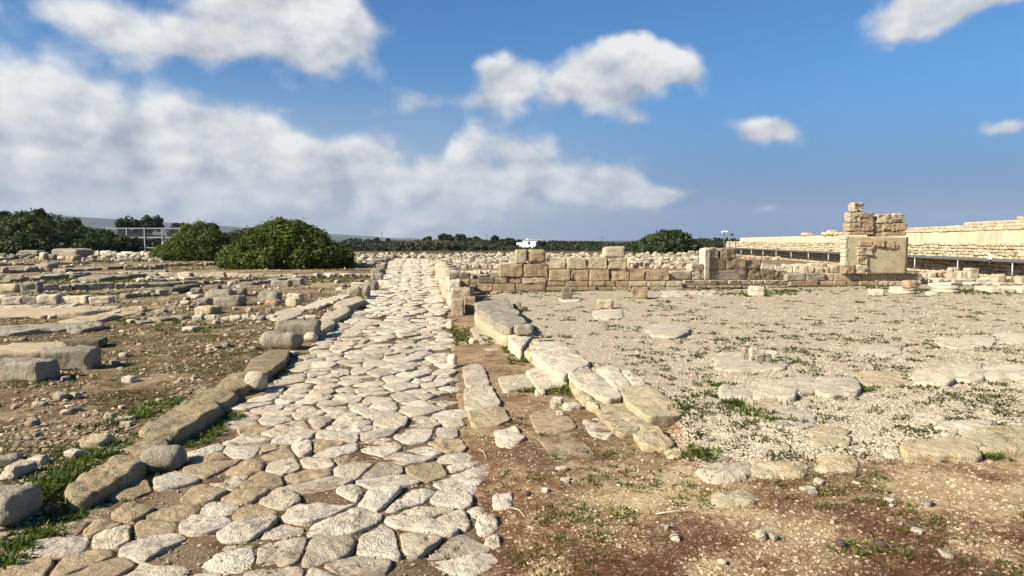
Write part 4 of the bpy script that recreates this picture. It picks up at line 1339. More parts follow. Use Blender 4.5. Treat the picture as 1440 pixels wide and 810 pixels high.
# ------------------------------------------------------------------ terrace wall at the right, running away from the viewer
def build_terrace():
    A, B = np.array([25.6, 31.0, 0.0]), np.array([30.5, 96.0, 0.0])
    d = (B - A)[:2]
    L = np.linalg.norm(d)
    d /= L
    nrm = np.array([-d[1], d[0]])          # towards the court (left)
    A2 = A[:2] - d * 14
    L2 = L + 14
    t = thing('terrace_wall', 'long pale terrace wall of rubble with a plaster band on top', 'wall', (float(A[0]), float(A[1]), 0.0))
    r = np.random.default_rng(9)
    def ztop(s):                            # height of the plaster top along s
        return np.interp(s, [0, L2 * 0.35, L2], [2.62, 2.5, 2.30])
    def pt(s, o, z):
        q = A2 + d * s + nrm * o
        return (q[0], q[1], z)
    # rubble retaining face: real stones in one mesh
    acc = Acc()
    for lev, (z0, z1, o0, rowh) in enumerate(((0.0, 1.0, 0.55, 0.2), (1.0, 1.86, 0.25, 0.17))):
        z = z0
        while z < z1 - 0.05:
            s = 0.0
            while s < L2:
                w_ = r.uniform(0.25, 0.55) * (1 + 0.7 * (s > 40))
                V, Fc = quick_block((w_, 0.34, rowh * r.uniform(0.95, 1.2)), int(r.integers(1e6)), 3, 0.6, 0.07, 2.0, 0.12)
                V = rotz(V, math.atan2(d[1], d[0]) + r.normal(0, 0.08))
                V += np.array(pt(s + w_ / 2, o0 + r.normal(0, 0.03), z + r.normal(0, 0.01)))
                acc.add(V, Fc)
                s += w_
            z += rowh
    acc.build('rubble_face', M['rubbleyellow'], t)
    acc = Acc()
    for s0 in np.arange(0, L2, 2.0):        # solid core behind the stones
        pts = []
        for o, z in ((0.42, -0.2), (0.42, 1.0), (0.12, 1.05), (0.12, 1.84), (-3.0, 1.84), (-3.0, -0.2)):
            pts.append((o, z))
        V = np.array([pt(s0, o, z) for o, z in pts] + [pt(min(s0 + 2, L2), o, z) for o, z in pts])
        acc.add(V, [np.array([(i, (i + 1) % 6, 6 + (i + 1) % 6, 6 + i) for i in range(6)])])
    acc.build('earth_core', M['band'], t)
    acc = Acc()
    st = np.arange(0, L2 - 5, 1.5)
    V = []
    for s in st:
        z = float(ztop(s))
        o = 0.02 * math.sin(s * 0.7)
        for oo, zz in ((0.02 + o, 1.845), (-0.04 + o, z - 0.05), (-0.09 + o, z), (-0.55, z + 0.02), (-0.55, 1.845)):
            V.append(pt(s, oo, zz))
    n = len(st)
    q = [(i * 5 + k, (i + 1) * 5 + k, (i + 1) * 5 + (k + 1) % 5, i * 5 + (k + 1) % 5) for i in range(n - 1) for k in range(5)]
    q += [(0, 1, 2, 3)] + [((n - 1) * 5 + 3, (n - 1) * 5 + 2, (n - 1) * 5 + 1, (n - 1) * 5)]
    V = np.array(V)
    e5 = [np.array([(4, 3, 2, 1, 0)])]
    o = obj('plaster_band', V, [np.array(q)], M['band'], t, smooth=False)
    # stepped coping of loose courses on the nearer half, sparse stones further on
    acc = Acc()
    for lev in range(6):
        smax = (36, 30, 23, 19, 16, 14.5)[lev]
        s = 0.0
        while s < smax:
            w_ = r.uniform(0.4, 0.9)
            h_ = 0.19
            V, Fc = quick_block((w_, 0.6, h_), int(r.integers(1e6)), 4, 0.4, 0.06, 2.0, 0.1)
            V = rotz(V, math.atan2(d[1], d[0]) + r.normal(0, 0.05))
            V += np.array(pt(s + w_ / 2, -0.3 - 0.22 * lev, float(ztop(s)) + 0.0 + lev * 0.18))
            acc.add(V, Fc)
            s += w_
    acc.build('stone_coping', M['rubbleyellow'], t)
    for s, k in ((40, 5), (44, 2), (49, 2)):
        for i in range(k):
            V, Fc = quick_block((r.uniform(0.4, 0.9), 0.5, r.uniform(0.2, 0.42)), int(r.integers(1e6)), 4, 0.6, 0.06, 2.0, 0.2)
            obj('coping_stone', V + np.array(pt(s + i * 0.8, -0.3, float(ztop(s)))), Fc, M['rubbleyellow'], t)
    # viewing walkway: grey handrail beam on posts along the wall foot
    wk = thing('protective_rail', 'grey metal beam on thin posts running along the terrace wall', 'railing', pt(14, 1.6, 0.0))
    zb = 0.97
    V, Fc = tube_geo([pt(s, 1.6, zb) for s in np.arange(0, L2 - 2, 3.0)], 0.055, 8)
    obj('beam', V, Fc, M['greysteel'], wk)
    acc = Acc()
    V, Fc = box_geo(0, 1, 0, 1, 0, 1)
    for s0 in np.arange(0, L2 - 3, 3.0):
        W = np.array([pt(s0 + (3.0 if v[0] else 0), 1.58 - v[1] * 1.05, zb - 0.02 + v[2] * 0.03 - 0.035 + 0.1 * v[1]) for v in V])
        acc.add(W, Fc)
    acc.build('canopy_sheet', M['greysteel'], wk, smooth=False)
    for s in np.arange(2, L2 - 3, 4.6):
        V, Fc = tube_geo([pt(s, 1.6, -0.1), pt(s, 1.6, zb)], 0.035, 6)
        obj('post', V, Fc, M['galv'], wk)
    for s in (10.5, 17.5):
        fl = thing('floodlight', ('floodlight on a short bracket at the terrace rail, nearest the right frame edge', 'floodlight on the terrace rail further back')[s > 12], 'floodlight', pt(s, 1.66, zb))
        V, Fc = box_geo(-0.17, 0.17, -0.08, 0.08, 0.08, 0.33)
        obj('housing', rotz(V, 1.0) + np.array(pt(s, 1.66, zb)), Fc, M['lampwhite'], fl, smooth=False)
        V, Fc = tube_geo([pt(s, 1.66, zb - 0.25), pt(s, 1.66, zb + 0.1)], 0.03, 6)
        obj('bracket', V, Fc, M['greysteel'], fl)
build_terrace()

# ------------------------------------------------------------------ foliage
def leaf_cloud(centres, radii, per, size, seed, up=0.25):
    """leaf faces spread over lobes; each leaf a bent two-triangle blade"""
    r = np.random.default_rng(seed)
    C = np.repeat(centres, per, 0)
    R = np.repeat(radii, per)
    n = len(C)
    d = r.normal(size=(n, 3))
    d[:, 2] += up
    d /= np.linalg.norm(d, axis=1)[:, None]
    rad = R * r.uniform(0.55, 1.08, n) ** 0.6
    rad = rad * np.where(r.uniform(size=n) < 0.07, r.uniform(1.1, 1.45, n), 1.0)
    p = C + d * rad[:, None]
    nn = d + r.normal(0, 0.55, (n, 3))
    nn /= np.linalg.norm(nn, axis=1)[:, None]
    a = np.cross(nn, r.normal(size=(n, 3)))
    a /= np.linalg.norm(a, axis=1)[:, None] + 1e-9
    b = np.cross(nn, a)
    s = size * r.uniform(0.6, 1.35, n)
    a *= s[:, None]
    b *= (s * r.uniform(0.45, 0.8, n))[:, None]
    bend = nn * (s * 0.18)[:, None]
    V = np.stack([p - a, p + b + bend, p + a, p - b + bend], 1).reshape(-1, 3)
    i = np.arange(n) * 4
    return V, [np.stack([i, i + 1, i + 2, i + 3], 1)]

def dome_mesh(cx, cy, cz, rx, ry, rz, seed, k=20, lump=0.12):
    V, Fc = block_geo((2, 2, 2), seed, 10, 1.0, 0.0)
    V[:, 2] -= 1
    V = V / (np.linalg.norm(V, axis=1)[:, None])
    V = V * (1 + lump * fbm(V * 2.0 + seed, seed, 3))[:, None]
    V[:, 2] = np.maximum(V[:, 2], -0.15)
    return V * np.array([rx, ry, rz]) + np.array([cx, cy, cz]), Fc

def bush(name, label, cat, x0, x1, ytop, ybase, mat, group, lobes=150, per=170, leaf=0.13, seed=1, ryf=0.8, prof=None, trunk=True, z0=None, lob_r=0.17):
    p = G((x0 + x1) / 2, ybase) if z0 is None else P((x0 + x1) / 2, ybase, z0)
    d = p[1]
    rx = (x1 - x0) / 2 / F * d
    ry = rx * ryf
    d2 = d + ry
    x = p[0] * d2 / d
    rx *= 0.94 * d2 / d
    rt = ray(CX, ytop)
    hz = 0.90 * (H + rt[2] / rt[1] * d2 - p[2])
    r = np.random.default_rng(seed)
    # points over an uneven dome
    u = r.normal(size=(lobes, 3))
    u[:, 2] = np.abs(u[:, 2]) * 1.1
    u /= np.linalg.norm(u, axis=1)[:, None]
    und = 1 + 0.26 * fbm(u * 2.4 + seed * 3.1, seed, 3)
    u = u * und[:, None]
    f = np.ones(lobes)
    if prof is not None:
        f = np.interp(u[:, 0], np.linspace(-1, 1, len(prof)), prof)
    nb = lobes // 4
    aa = r.uniform(0, 2 * math.pi, nb)
    u[:nb] = np.column_stack([np.cos(aa), np.sin(aa), r.uniform(0.02, 0.3, nb)])
    lr = lob_r * min(rx, hz) * r.uniform(0.7, 1.6, lobes)
    C = np.column_stack([u[:, 0] * (rx * 0.92), u[:, 1] * (ry * 0.92), u[:, 2] * (hz - lr * 0.9) * f + 0.04 * hz])
    C += np.array([x, d2, p[2]])
    C[:, 2] = np.maximum(C[:, 2], p[2] + lr * 0.7)
    t = thing(name, label, cat, (x, d2, p[2]), group)
    acc = Acc()
    acc.add(*leaf_cloud(C, lr, per, leaf, seed))
    V, Fc = dome_mesh(0, 0, 0, rx * 0.74, ry * 0.74, hz * 0.78, seed)
    if prof is not None:
        V[:, 2] *= np.interp(V[:, 0] / rx, np.linspace(-1, 1, len(prof)), prof)
    V[:, 2] = np.maximum(V[:, 2], -0.05)
    acc.add(V + np.array([x, d2, p[2]]), Fc)
    acc.build('crown', M[mat], t)
    if trunk:
        V, Fc = tube_geo([(x, d2, p[2] - 0.1), (x + 0.05 * rx, d2, p[2] + 0.35 * hz), (x + 0.12 * rx, d2 - 0.1 * ry, p[2] + 0.6 * hz)], 0.09 * hz, 8, 0.04 * hz)
        obj('trunk', V, Fc, M['bark'], t)
    return t

BSG = 'rounded evergreen bushes in the ruins'
bush('evergreen_bush', 'largest sunlit rounded bush, beside the road', 'bush', 313, 495, 307, 379.5, 'mastic', BSG, 260, 200, 0.10, 3, 0.75, prof=[0.55, 0.86, 1.0, 1.0, 0.95, 0.86, 0.62], trunk=False)
bush('evergreen_bush', 'middle rounded bush, smaller and left of the largest', 'bush', 222, 342, 312, 367, 'mastic', BSG, 200, 180, 0.10, 5, 0.75, prof=[0.5, 0.8, 1.0, 1.0, 0.9, 0.7], trunk=False)
bush('evergreen_bush', 'wide dark bush at the left frame edge, before the walkway', 'bush', -60, 192, 295, 358, 'masticdark', BSG, 260, 170, 0.19, 7, 0.6, prof=[0.8, 0.95, 1.0, 1.0, 0.88, 0.66, 0.45], trunk=False)
bush('evergreen_tree', 'broad dome-shaped dark tree standing alone behind the long wall', 'tree', 893, 990, 319, 357, 'masticdark', None, 150, 120, 0.26, 9, 0.8, prof=[0.6, 0.95, 1.0, 0.95, 0.85, 0.6], trunk=False)

def tree(label, x0, x1, ytop, Y, mat, group, kind_='tree', seed=1, crown=0.6, lobes=26, per=60, leaf=0.4, zb=-1.5, name='tree'):
    a, b = PY(x0, ytop, Y), PY(x1, ytop, Y)
    x, rx, zt = (a[0] + b[0]) / 2, (b[0] - a[0]) / 2, a[2]
    h = zt - zb
    t = thing(name, label, kind_, (x, Y, zb), group)
    r = np.random.default_rng(seed)
    u = r.normal(size=(lobes, 3))
    u /= np.linalg.norm(u, axis=1)[:, None]
    u *= r.uniform(0.5, 0.95, lobes)[:, None]
    cz = zt - h * crown / 2
    lr = 0.30 * min(rx, h * crown / 2) * r.uniform(0.8, 1.6, lobes)
    C = u * np.array([rx * 0.85, rx * 0.85, h * crown / 2 * 0.85]) + np.array([x, Y, cz])
    V, Fc = leaf_cloud(C, lr, per, leaf, seed + 1)
    obj('crown', V, Fc, M[mat], t)
    V, Fc = tube_geo([(x, Y, zb - 0.3), (x + 0.03 * h, Y, zb + h * 0.4), (x, Y, cz)], 0.03 * h + 0.06, 7, 0.012 * h)
    obj('trunk', V, Fc, M['bark'], t)
    return t
TG = 'distant trees along the skyline'
for k, (lab, x0, x1, yt, Y, m, c) in enumerate([
    ('dark tree top cut by the left frame edge', -22, 17, 292, 150, 'pine', 0.6),
    ('leftmost pine behind the metal walkway', 162, 196, 305, 170, 'pine', 0.55), ('taller pine behind the metal walkway', 190, 231, 300, 175, 'pine', 0.6),
    ('low tree between the walkway and the middle bush', 236, 262, 314, 190, 'pine', 0.7), ('dark tree between the middle and the largest bush', 318, 352, 325, 190, 'pine', 0.7),
    ('low dark tree just right of the largest bush', 512, 536, 334, 240, 'pine', 0.8), ('small pointed tree over the far scrub', 542, 550, 333, 250, 'pine', 0.8),
    ('rounded small tree left of the skyline grove', 592, 610, 333, 250, 'pine', 0.7), ('first and broadest tree of the skyline grove', 611, 640, 328.5, 240, 'pine', 0.7),
    ('second tree of the skyline grove', 634, 658, 328.5, 250, 'pine', 0.7), ('third tree of the skyline grove', 652, 682, 331, 245, 'pine', 0.8),
    ('slim tree left of the white house', 690, 703, 331, 250, 'pine', 0.5), ('round dark bush-like tree hiding the house corner', 700, 731, 336, 165, 'pine', 0.95),
    ('tree at the right end of the white house', 752, 768, 339, 163, 'pine', 0.8), ('low spreading tree right of the house', 768, 792, 338, 260, 'pine', 0.7),
    ('small tree above the loose wall-top block', 786, 800, 339, 262, 'pine', 0.7), ('low tree pair member left of the dome tree', 826, 846, 341, 250, 'pine', 0.8),
    ('tiny tree nearest the dome tree, on its left', 873, 884, 343, 250, 'pine', 0.8), ('tiny tree second nearest the dome tree', 883, 893, 343, 255, 'pine', 0.8),
    ('low tree right of the dome tree', 982, 1008, 345, 200, 'pine', 0.85)]):
    tree(lab, x0, x1, yt, Y, m, TG, seed=40 + k, crown=c)

def band_stuff(name, label, cat, x0, x1, ytop, Y, mat, n, leaf, seed, dz=0.3, depth=14, zb=-1.5):
    r = np.random.default_rng(seed)
    a, b = PY(x0, ytop, Y), PY(x1, ytop, Y)
    x = r.uniform(a[0], b[0], n)
    y = Y + r.uniform(-depth, depth, n)
    top = a[2] + 1.5 * fbm(np.column_stack([x * 0.09, y * 0.06, x * 0]), seed, 3)
    z = zb + (top - zb) * r.uniform(0, 1, n) ** 0.7
    V, Fc = leaf_cloud(np.column_stack([x, y, z]), np.full(n, dz), 5, leaf, seed)
    o = obj(name, V, Fc, M[mat], origin=(0, 0, 0))
    kind(tag(o, label, cat), 'stuff')
band_stuff('far_scrub', 'dark belt of scrub on the skyline beyond the ruins', 'scrub', 480, 1060, 339.5, 225, 'pine', 7000, 0.42, 61)
band_stuff('scrub_slope', 'olive scrub in front of the dark skyline belt', 'scrub', 470, 1040, 343.5, 190, 'scrub', 6000, 0.34, 62)
band_stuff('reeds', 'pale dry reed bed in front of the scrub', 'reeds', 555, 640, 342.5, 182, 'reed', 2500, 0.3, 63, depth=5)
band_stuff('hedge_scrub', 'dark scrub filling behind the left bushes', 'scrub', -120, 360, 334, 165, 'pine', 5000, 0.38, 64, depth=8)

band_stuff('house_scrub', 'low scrub in front of the white house', 'scrub', 660, 800, 347.0, 160, 'scrub', 1400, 0.25, 66, depth=4, zb=-1.0)
# ------------------------------------------------------------------ metal walkway behind the left bushes
def build_walkway():
    Y = 112.0
    xa, xb = PY(150, 340, Y)[0], PY(262, 340, Y)[0]
    zt, zm, zb = PY(200, 320.5, Y)[2], PY(200, 333, Y)[2], 0.0
    t = thing('metal_walkway', 'raised grey metal walkway with panelled railing behind the bushes', 'walkway', ((xa + xb) / 2, Y, 0))
    def bx(name, x0, x1, y0, y1, z0, z1, m='galv'):
        V, Fc = box_geo(x0, x1, y0, y1, z0, z1)
        return obj(name, V, Fc, M[m], t, smooth=False)
    bx('deck', xa, xb, Y, Y + 1.6, zm - 0.2, zm - 0.02)
    bx('top_rail', xa, xb, Y - 0.06, Y + 0.0, zt - 0.1, zt)
    for x in np.arange(xa + 0.4, xb, 2.9):
        bx('post', x, x + 0.13, Y - 0.14, Y - 0.07, zb - 0.1, zt + 0.05)
    acc = Acc()
    x = xa
    while x < xb:
        acc.add(*box_geo(x, x + 0.02, Y - 0.04, Y - 0.02, zm, zt - 0.12))
        x += 0.11
    acc.add(*box_geo(xa, xb, Y - 0.05, Y - 0.015, zm + 0.02, zm + 0.09))
    acc.build('railing_panel', M['greysteel'], t, smooth=False)
    bx('rear_rail', xa, xb, Y + 1.6, Y + 1.66, zt - 0.1, zt)
    for x in np.arange(xa + 1.8, xb - 3, 5.8):
        V, Fc = tube_geo([(x, Y - 0.1, 0.2), (x + 2.6, Y - 0.1, zm - 0.15)], 0.06, 6)
        obj('brace', V, Fc, M['galv'], t)
    bx('lower_beam', xa, xb, Y - 0.06, Y + 0.0, 0.75, 0.87)
build_walkway()

# ------------------------------------------------------------------ white house, poles
def build_house():
    Y = 172.0
    x0, x1 = PY(722, 340, Y)[0], PY(762, 340, Y)[0]
    zt = PY(740, 337.9, Y)[2]
    zl = PY(740, 341, Y)[2]
    t = thing('white_house', 'small flat-roofed white house on the skyline', 'house', ((x0 + x1) / 2, Y, -1.5))
    xm = x0 + (x1 - x0) * 0.35
    V, Fc = box_geo(x0, xm, Y, Y + 5, -1.6, zl)
    obj('side_wing', V, Fc, M['whitewash'], t, smooth=False)
    V, Fc = box_geo(xm + 0.003, x1, Y - 1, Y + 5, -1.6, zt)
    obj('main_block', V, Fc, M['whitewash'], t, smooth=False)
    V, Fc = box_geo(xm - 0.15, x1 + 0.15, Y - 1.15, Y + 5.15, zt + 0.003, zt + 0.10)
    obj('roof', V, Fc, M['whitewash'], t, smooth=False)
    V, Fc = box_geo(xm + 0.7, xm + 1.2, Y + 2, Y + 3, zt + 0.103, zt + 0.4)
    obj('chimney', V, Fc, M['whitewash'], t, smooth=False)
    for f in (0.3, 0.72):
        xw = xm + (x1 - xm) * f
        V, Fc = box_geo(xw - 0.25, xw + 0.25, Y - 1.03, Y - 0.9, zt - 1.05, zt - 0.35)
        obj('window', V, Fc, M['darkglass'], t, smooth=False)
    V, Fc = box_geo(x0 + 0.9, x0 + 1.5, Y - 0.03, Y + 0.1, -1.2, 0.9)
    obj('door', V, Fc, M['darkglass'], t, smooth=False)
build_house()
for lab, x, yt, Y in (('utility pole right of the largest bush', 537, 326, 260), ('utility pole at the skyline grove', 684, 329, 260), ('utility pole left of the dome tree', 847, 332, 240)):
    p = PY(x, yt, Y)
    t = thing('utility_pole', lab, 'pole', (p[0], Y, -1.5), 'utility poles on the skyline')
    V, Fc = tube_geo([(p[0], Y, -1.6), (p[0], Y, p[2])], 0.11, 6, 0.08)
    obj('pole', V, Fc, M['bark'], t)
    V, Fc = box_geo(p[0] - 0.6, p[0] + 0.6, Y - 0.06, Y + 0.06, p[2] - 0.5, p[2] - 0.38)
    obj('crossarm', V, Fc, M['bark'], t, smooth=False)
for lab, x, yt, yb, Y, two in (('tall lamp mast with white floodlights at the far end of the terrace wall', 1018.5, 326, 350, 90, True), ('shorter lamp mast beside the tall one', 1026.5, 329, 350, 92, False)):
    p = PY(x, yt, Y)
    t = thing('lamp_mast', lab, 'lamp mast', (p[0], Y, 0))
    V, Fc = tube_geo([(p[0], Y, -0.1), (p[0], Y, p[2])], 0.05, 8)
    obj('pole', V, Fc, M['greysteel'], t)
    for s in ((-1, 1) if two else (1,)):
        V, Fc = box_geo(-0.17, 0.17, -0.12, 0.12, 0, 0.3)
        V = tilt(V, 0.5, 0) + np.array([p[0] + 0.22 * s, Y - 0.1, p[2] - 0.2])
        obj('lamp', V, Fc, M['lampwhite' if two else 'greysteel'], t, smooth=False)
    V, Fc = box_geo(p[0] - 0.3, p[0] + 0.3, Y - 0.03, Y + 0.03, p[2] - 0.06, p[2])
    obj('crossarm', V, Fc, M['greysteel'], t, smooth=False)

# ------------------------------------------------------------------ hills
def build_hills():
    m, t = new_mat('wooded_hills')
    v = t.n('ShaderNodeTexCoord').outputs['Object']
    n = t.noise(v, 0.004, 6, 0.65)
    t.out(t.mix(t.sm(n, 0.4, 0.6), (0.03, 0.04, 0.03), (0.07, 0.07, 0.05)), 0.95, None, 0.05)
    for Y, pts in ((7000, [(-700, 318), (-200, 300), (0, 303), (60, 301), (140, 306), (230, 312), (300, 318), (360, 323), (470, 329), (560, 335), (640, 339)]),
                   (5200, [(-700, 322), (-100, 312), (20, 309), (110, 305), (180, 309), (240, 316), (290, 316), (345, 321), (400, 328), (470, 334), (540, 339)])):
        px = np.linspace(-700, pts[-1][0], 160)
        tops = np.interp(px, [p[0] for p in pts], [p[1] for p in pts])
        K = 8
        V = []
        for j in range(K):
            f = j / (K - 1)
            for a, b in zip(px, tops):
                q = PY(a, b, Y)
                s = math.sin(f * math.pi) ** 0.8
                x, y = q[0], Y + (f - 0.5) * 2400
                z = -30 + (q[2] + 30) * s
                z += 14 * s * float(fbm(np.array([[x * 0.004, y * 0.004, 1.0]]), 71, 3)[0])
                V.append((x, y, z))
        V = np.array(V)
        n_ = len(px)
        k = (np.arange(K - 1)[:, None] * n_ + np.arange(n_ - 1)[None, :]).ravel()
        kind(obj('hills', V, [np.stack([k, k + 1, k + n_ + 1, k + n_], 1)], m, origin=(0, 0, 0)), 'structure')
build_hills()

# ------------------------------------------------------------------ small uncountable stuff
ICO_V = np.array([(0, 0, 1), (0.894, 0, 0.447), (0.276, 0.851, 0.447), (-0.724, 0.526, 0.447), (-0.724, -0.526, 0.447), (0.276, -0.851, 0.447),
                  (0.724, 0.526, -0.447), (-0.276, 0.851, -0.447), (-0.894, 0, -0.447), (-0.276, -0.851, -0.447), (0.724, -0.526, -0.447), (0, 0, -1)])
ICO_F = np.array([(0, 1, 2), (0, 2, 3), (0, 3, 4), (0, 4, 5), (0, 5, 1), (1, 6, 2), (2, 7, 3), (3, 8, 4), (4, 9, 5), (5, 10, 1), (6, 7, 2), (7, 8, 3), (8, 9, 4), (9, 10, 5), (10, 6, 1),
                  (11, 7, 6), (11, 8, 7), (11, 9, 8), (11, 10, 9), (11, 6, 10)])
def pebbles(name, label, cat, x, y, z, s, mat, seed, squash=0.6, smooth=False):
    r = np.random.default_rng(seed)
    n = len(x)
    V = np.repeat(ICO_V[None], n, 0) * r.uniform(0.72, 1.25, (n, 12, 1))
    V = V * np.stack([s * r.uniform(0.75, 1.3, n), s * r.uniform(0.6, 1.0, n), s * squash * r.uniform(0.6, 1.1, n)], 1)[:, None, :]
    a = r.uniform(0, 6.28, n)
    c, q = np.cos(a)[:, None], np.sin(a)[:, None]
    V = np.stack([V[:, :, 0] * c - V[:, :, 1] * q, V[:, :, 0] * q + V[:, :, 1] * c, V[:, :, 2]], 2)
    V += np.stack([x, y, z + s * squash * 0.1], 1)[:, None, :]
    Fc = (ICO_F[None] + (np.arange(n) * 12)[:, None, None]).reshape(-1, 3)
    o = obj(name, V.reshape(-1, 3), [Fc], M[mat], origin=(0, 0, 0), smooth=smooth)
    return kind(tag(o, label, cat), 'stuff')

def scatter(n, pxr, pyr, seed, test=None, power=1.0):
    """random ground points, denser close to the viewer"""
    r = np.random.default_rng(seed)
    X, Y = [], []
    px = r.uniform(pxr[0], pxr[1], n)
    py = pyr[0] + (pyr[1] - pyr[0]) * r.uniform(0, 1, n) ** power
    dy = -(py - CY) / F
    t = -H * 0.97 / (-SP + dy * CP)
    x, y = (px - CX) / F * t, (CP + dy * SP) * t
    if test is not None:
        k = test(x, y)
        x, y = x[k], y[k]
    return x, y, ground_z(x, y)

def noise2(x, y, f, seed):
    return fbm(np.column_stack([x * f, y * f, x * 0]), seed, 3)

# gravel of the court
x, y, z = scatter(150000, (560, 1560), (412, 720), 21, lambda x, y: sdist(COURT, x, y) > -0.12)
r = np.random.default_rng(31)
pebbles('gravel', 'pale crushed-stone gravel covering the court', 'gravel', x, y, z, (0.0035 + 0.011 * r.uniform(0, 1, len(x)) ** 4) * (1 + np.clip((y - 7) / 14, 0, 1.0)), 'pebble', 22, 0.5)
# pebbles over the left soil
x, y, z = scatter(27000, (-150, 560), (405, 820), 23, lambda x, y: (sdist(LEFT, x, y) > -0.1) & (noise2(x, y, 0.8, 51) > -0.12 + 0.4 * (np.random.default_rng(1).uniform(size=len(x)) - 0.6)))
r = np.random.default_rng(32)
pebbles('pebbles', 'small stones scattered over the brown soil left of the road', 'pebbles', x, y, z, 0.006 + 0.030 * r.uniform(0, 1, len(x)) ** 5 + 0.0007 * y + 0.004 * y * r.uniform(0, 1, len(x)) ** 14, 'soilpebble', 24)
# pebbles in the sandy front right and the channel
x, y, z = scatter(48000, (620, 1560), (440, 830), 25, lambda x, y: ((sdist(FORE, x, y) > -0.4) | (sdist(CHAN, x, y) > 0)) & (sdist(COURT, x, y) < 0))
r = np.random.default_rng(33)
pebbles('loose_grit', 'grit and small pale stones on the sandy soil right of the road', 'pebbles', x, y, z, 0.0035 + 0.015 * r.uniform(0, 1, len(x)) ** 7, 'sandpebble', 26)
# grit in the joints of the road
r = np.random.default_rng(34)
y = 3.2 + 14 * r.uniform(0, 1, 9000) ** 2
a, b = road_x(y)
x = a + (b - a) * r.uniform(0, 1, len(y))
pebbles('joint_grit', 'grit lying in the joints between the paving slabs', 'grit', x, y, road_z(x, y) - 0.016, 0.005 + 0.012 * r.uniform(0, 1, len(x)) ** 3, 'soilpebble', 27)

# broken stone among the left ruins
x, y, z = scatter(14000, (-60, 545), (353, 450), 28, lambda x, y: (sdist(LEFT, x, y) > 0.1) & (np.abs(noise2(x, y, 0.16, 63)) < 0.13) & (np.random.default_rng(2).uniform(size=len(x)) < 0.7))
r = np.random.default_rng(36)
pebbles('stone_litter', 'broken stone lying thick between the footings of the left ruins', 'broken stone', x, y, z, (0.02 + 0.13 * r.uniform(0, 1, len(x)) ** 3) * np.clip(y / 40, 0.5, 1.3), 'rubble', 29, 0.7)
# far rubble field beyond the bushes and the walls
def far_rubble():
    r = np.random.default_rng(88)
    acc = Acc()
    n = 0
    while n < 3400:
        py = 357.5 + 20 * r.uniform() ** 1.2
        px = r.uniform(470, 1010) if r.uniform() < 0.72 else r.uniform(-60, 480) if py > 356 else r.uniform(470, 1120)
        p = P(px, py, 0.03)
        a, b = road_x(min(p[1], roadL[-1, 1]))
        if a - 0.4 < p[0] < b + 0.3 and p[1] < roadL[-1, 1] + 1:
            continue
        if px < 480 and (py > 366 or py < 357):
            continue
        q = P(px, py, 0.0)
        # gather the stones on wall lines
        if r.uniform() < 0.6:
            if r.uniform() < 0.6:
                p[1] = round(p[1] / 5.5) * 5.5 + r.normal(0, 0.3)
            else:
                p[0] = round(p[0] / 6.0) * 6.0 + r.normal(0, 0.3)
        s = r.uniform(0.2, 0.7)
        h = s * r.uniform(0.25, 0.62)
        V, Fc = quick_block((s, s * r.uniform(0.6, 1.1), h), int(r.integers(1e6)), 3, r.uniform(0.2, 0.7), 0.12, 2.0, 0.22)
        V = rotz(V, r.uniform(0, 3)) + np.array([p[0], p[1], gz(p[0], p[1]) - 0.04])
        acc.add(V, Fc)
        n += 1
    o = acc.build('rubble', M['rubble'], origin=(0, 0, 0))
    kind(tag(o, 'field of tumbled building rubble stretching to the scrub', 'rubble'), 'stuff')
far_rubble()

def tufts(name, label, cat, x, y, z, mat, seed, blades=(9, 16), length=(0.05, 0.12), width=0.006, spread=0.03, lean=0.6):
    r = np.random.default_rng(seed)
    nb = r.integers(blades[0], blades[1] + 1, len(x))
    sc = np.repeat(r.uniform(0.6, 1.3, len(x)), nb)
    X, Y, Z = np.repeat(x, nb), np.repeat(y, nb), np.repeat(z, nb)
    n = len(X)
    sp = np.repeat(np.broadcast_to(spread, x.shape), nb) * sc
    a = r.uniform(0, 6.283, n)
    rr = sp * np.sqrt(r.uniform(0, 1, n))
    bx, by = X + rr * np.cos(a), Y + rr * np.sin(a)
    L = r.uniform(length[0], length[1], n) * sc
    a2 = a + r.normal(0, 0.7, n)
    ln = lean * r.uniform(0.3, 1.3, n)
    dx, dy, dz = np.cos(a2) * np.sin(ln), np.sin(a2) * np.sin(ln), np.cos(ln)
    w = width * r.uniform(0.7, 1.5, n) * np.repeat(np.broadcast_to(1.0 + np.clip((y - 6) / 9, 0, 3.0), x.shape), nb)
    px, py = -np.sin(a2) * w, np.cos(a2) * w
    base = np.column_stack([bx, by, Z - 0.012])
    mid = base + np.column_stack([dx * L * 0.5, dy * L * 0.5, dz * L * 0.58])
    tip = base + np.column_stack([dx * L * 1.05, dy * L * 1.05, dz * L * 0.85])
    pw = np.column_stack([px, py, np.zeros(n)])
    V = np.stack([base - pw * 0.6, base + pw * 0.6, mid + pw, mid - pw, tip], 1).reshape(-1, 3)
    i = np.arange(n) * 5
    o = obj(name, V, [np.stack([i, i + 1, i + 2, i + 3], 1), np.stack([i + 3, i + 2, i + 4], 1)], M[mat], origin=(0, 0, 0))
    return kind(tag(o, label, cat), 'stuff')

def near_poly(pts_px, n, seed, width=0.12, zt=0.05):
    """points along a pixel polyline on the ground"""
    r = np.random.default_rng(seed)
    W = np.array([P(a, b, zt)[:2] for a, b in pts_px])
    seg = np.linalg.norm(np.diff(W, axis=0), axis=1)
    c = np.concatenate([[0], np.cumsum(seg)])
    t = r.uniform(0, c[-1], n)
    x = np.interp(t, c, W[:, 0]) + r.normal(0, width, n)
    y = np.interp(t, c, W[:, 1]) + r.normal(0, width, n)
    return x, y
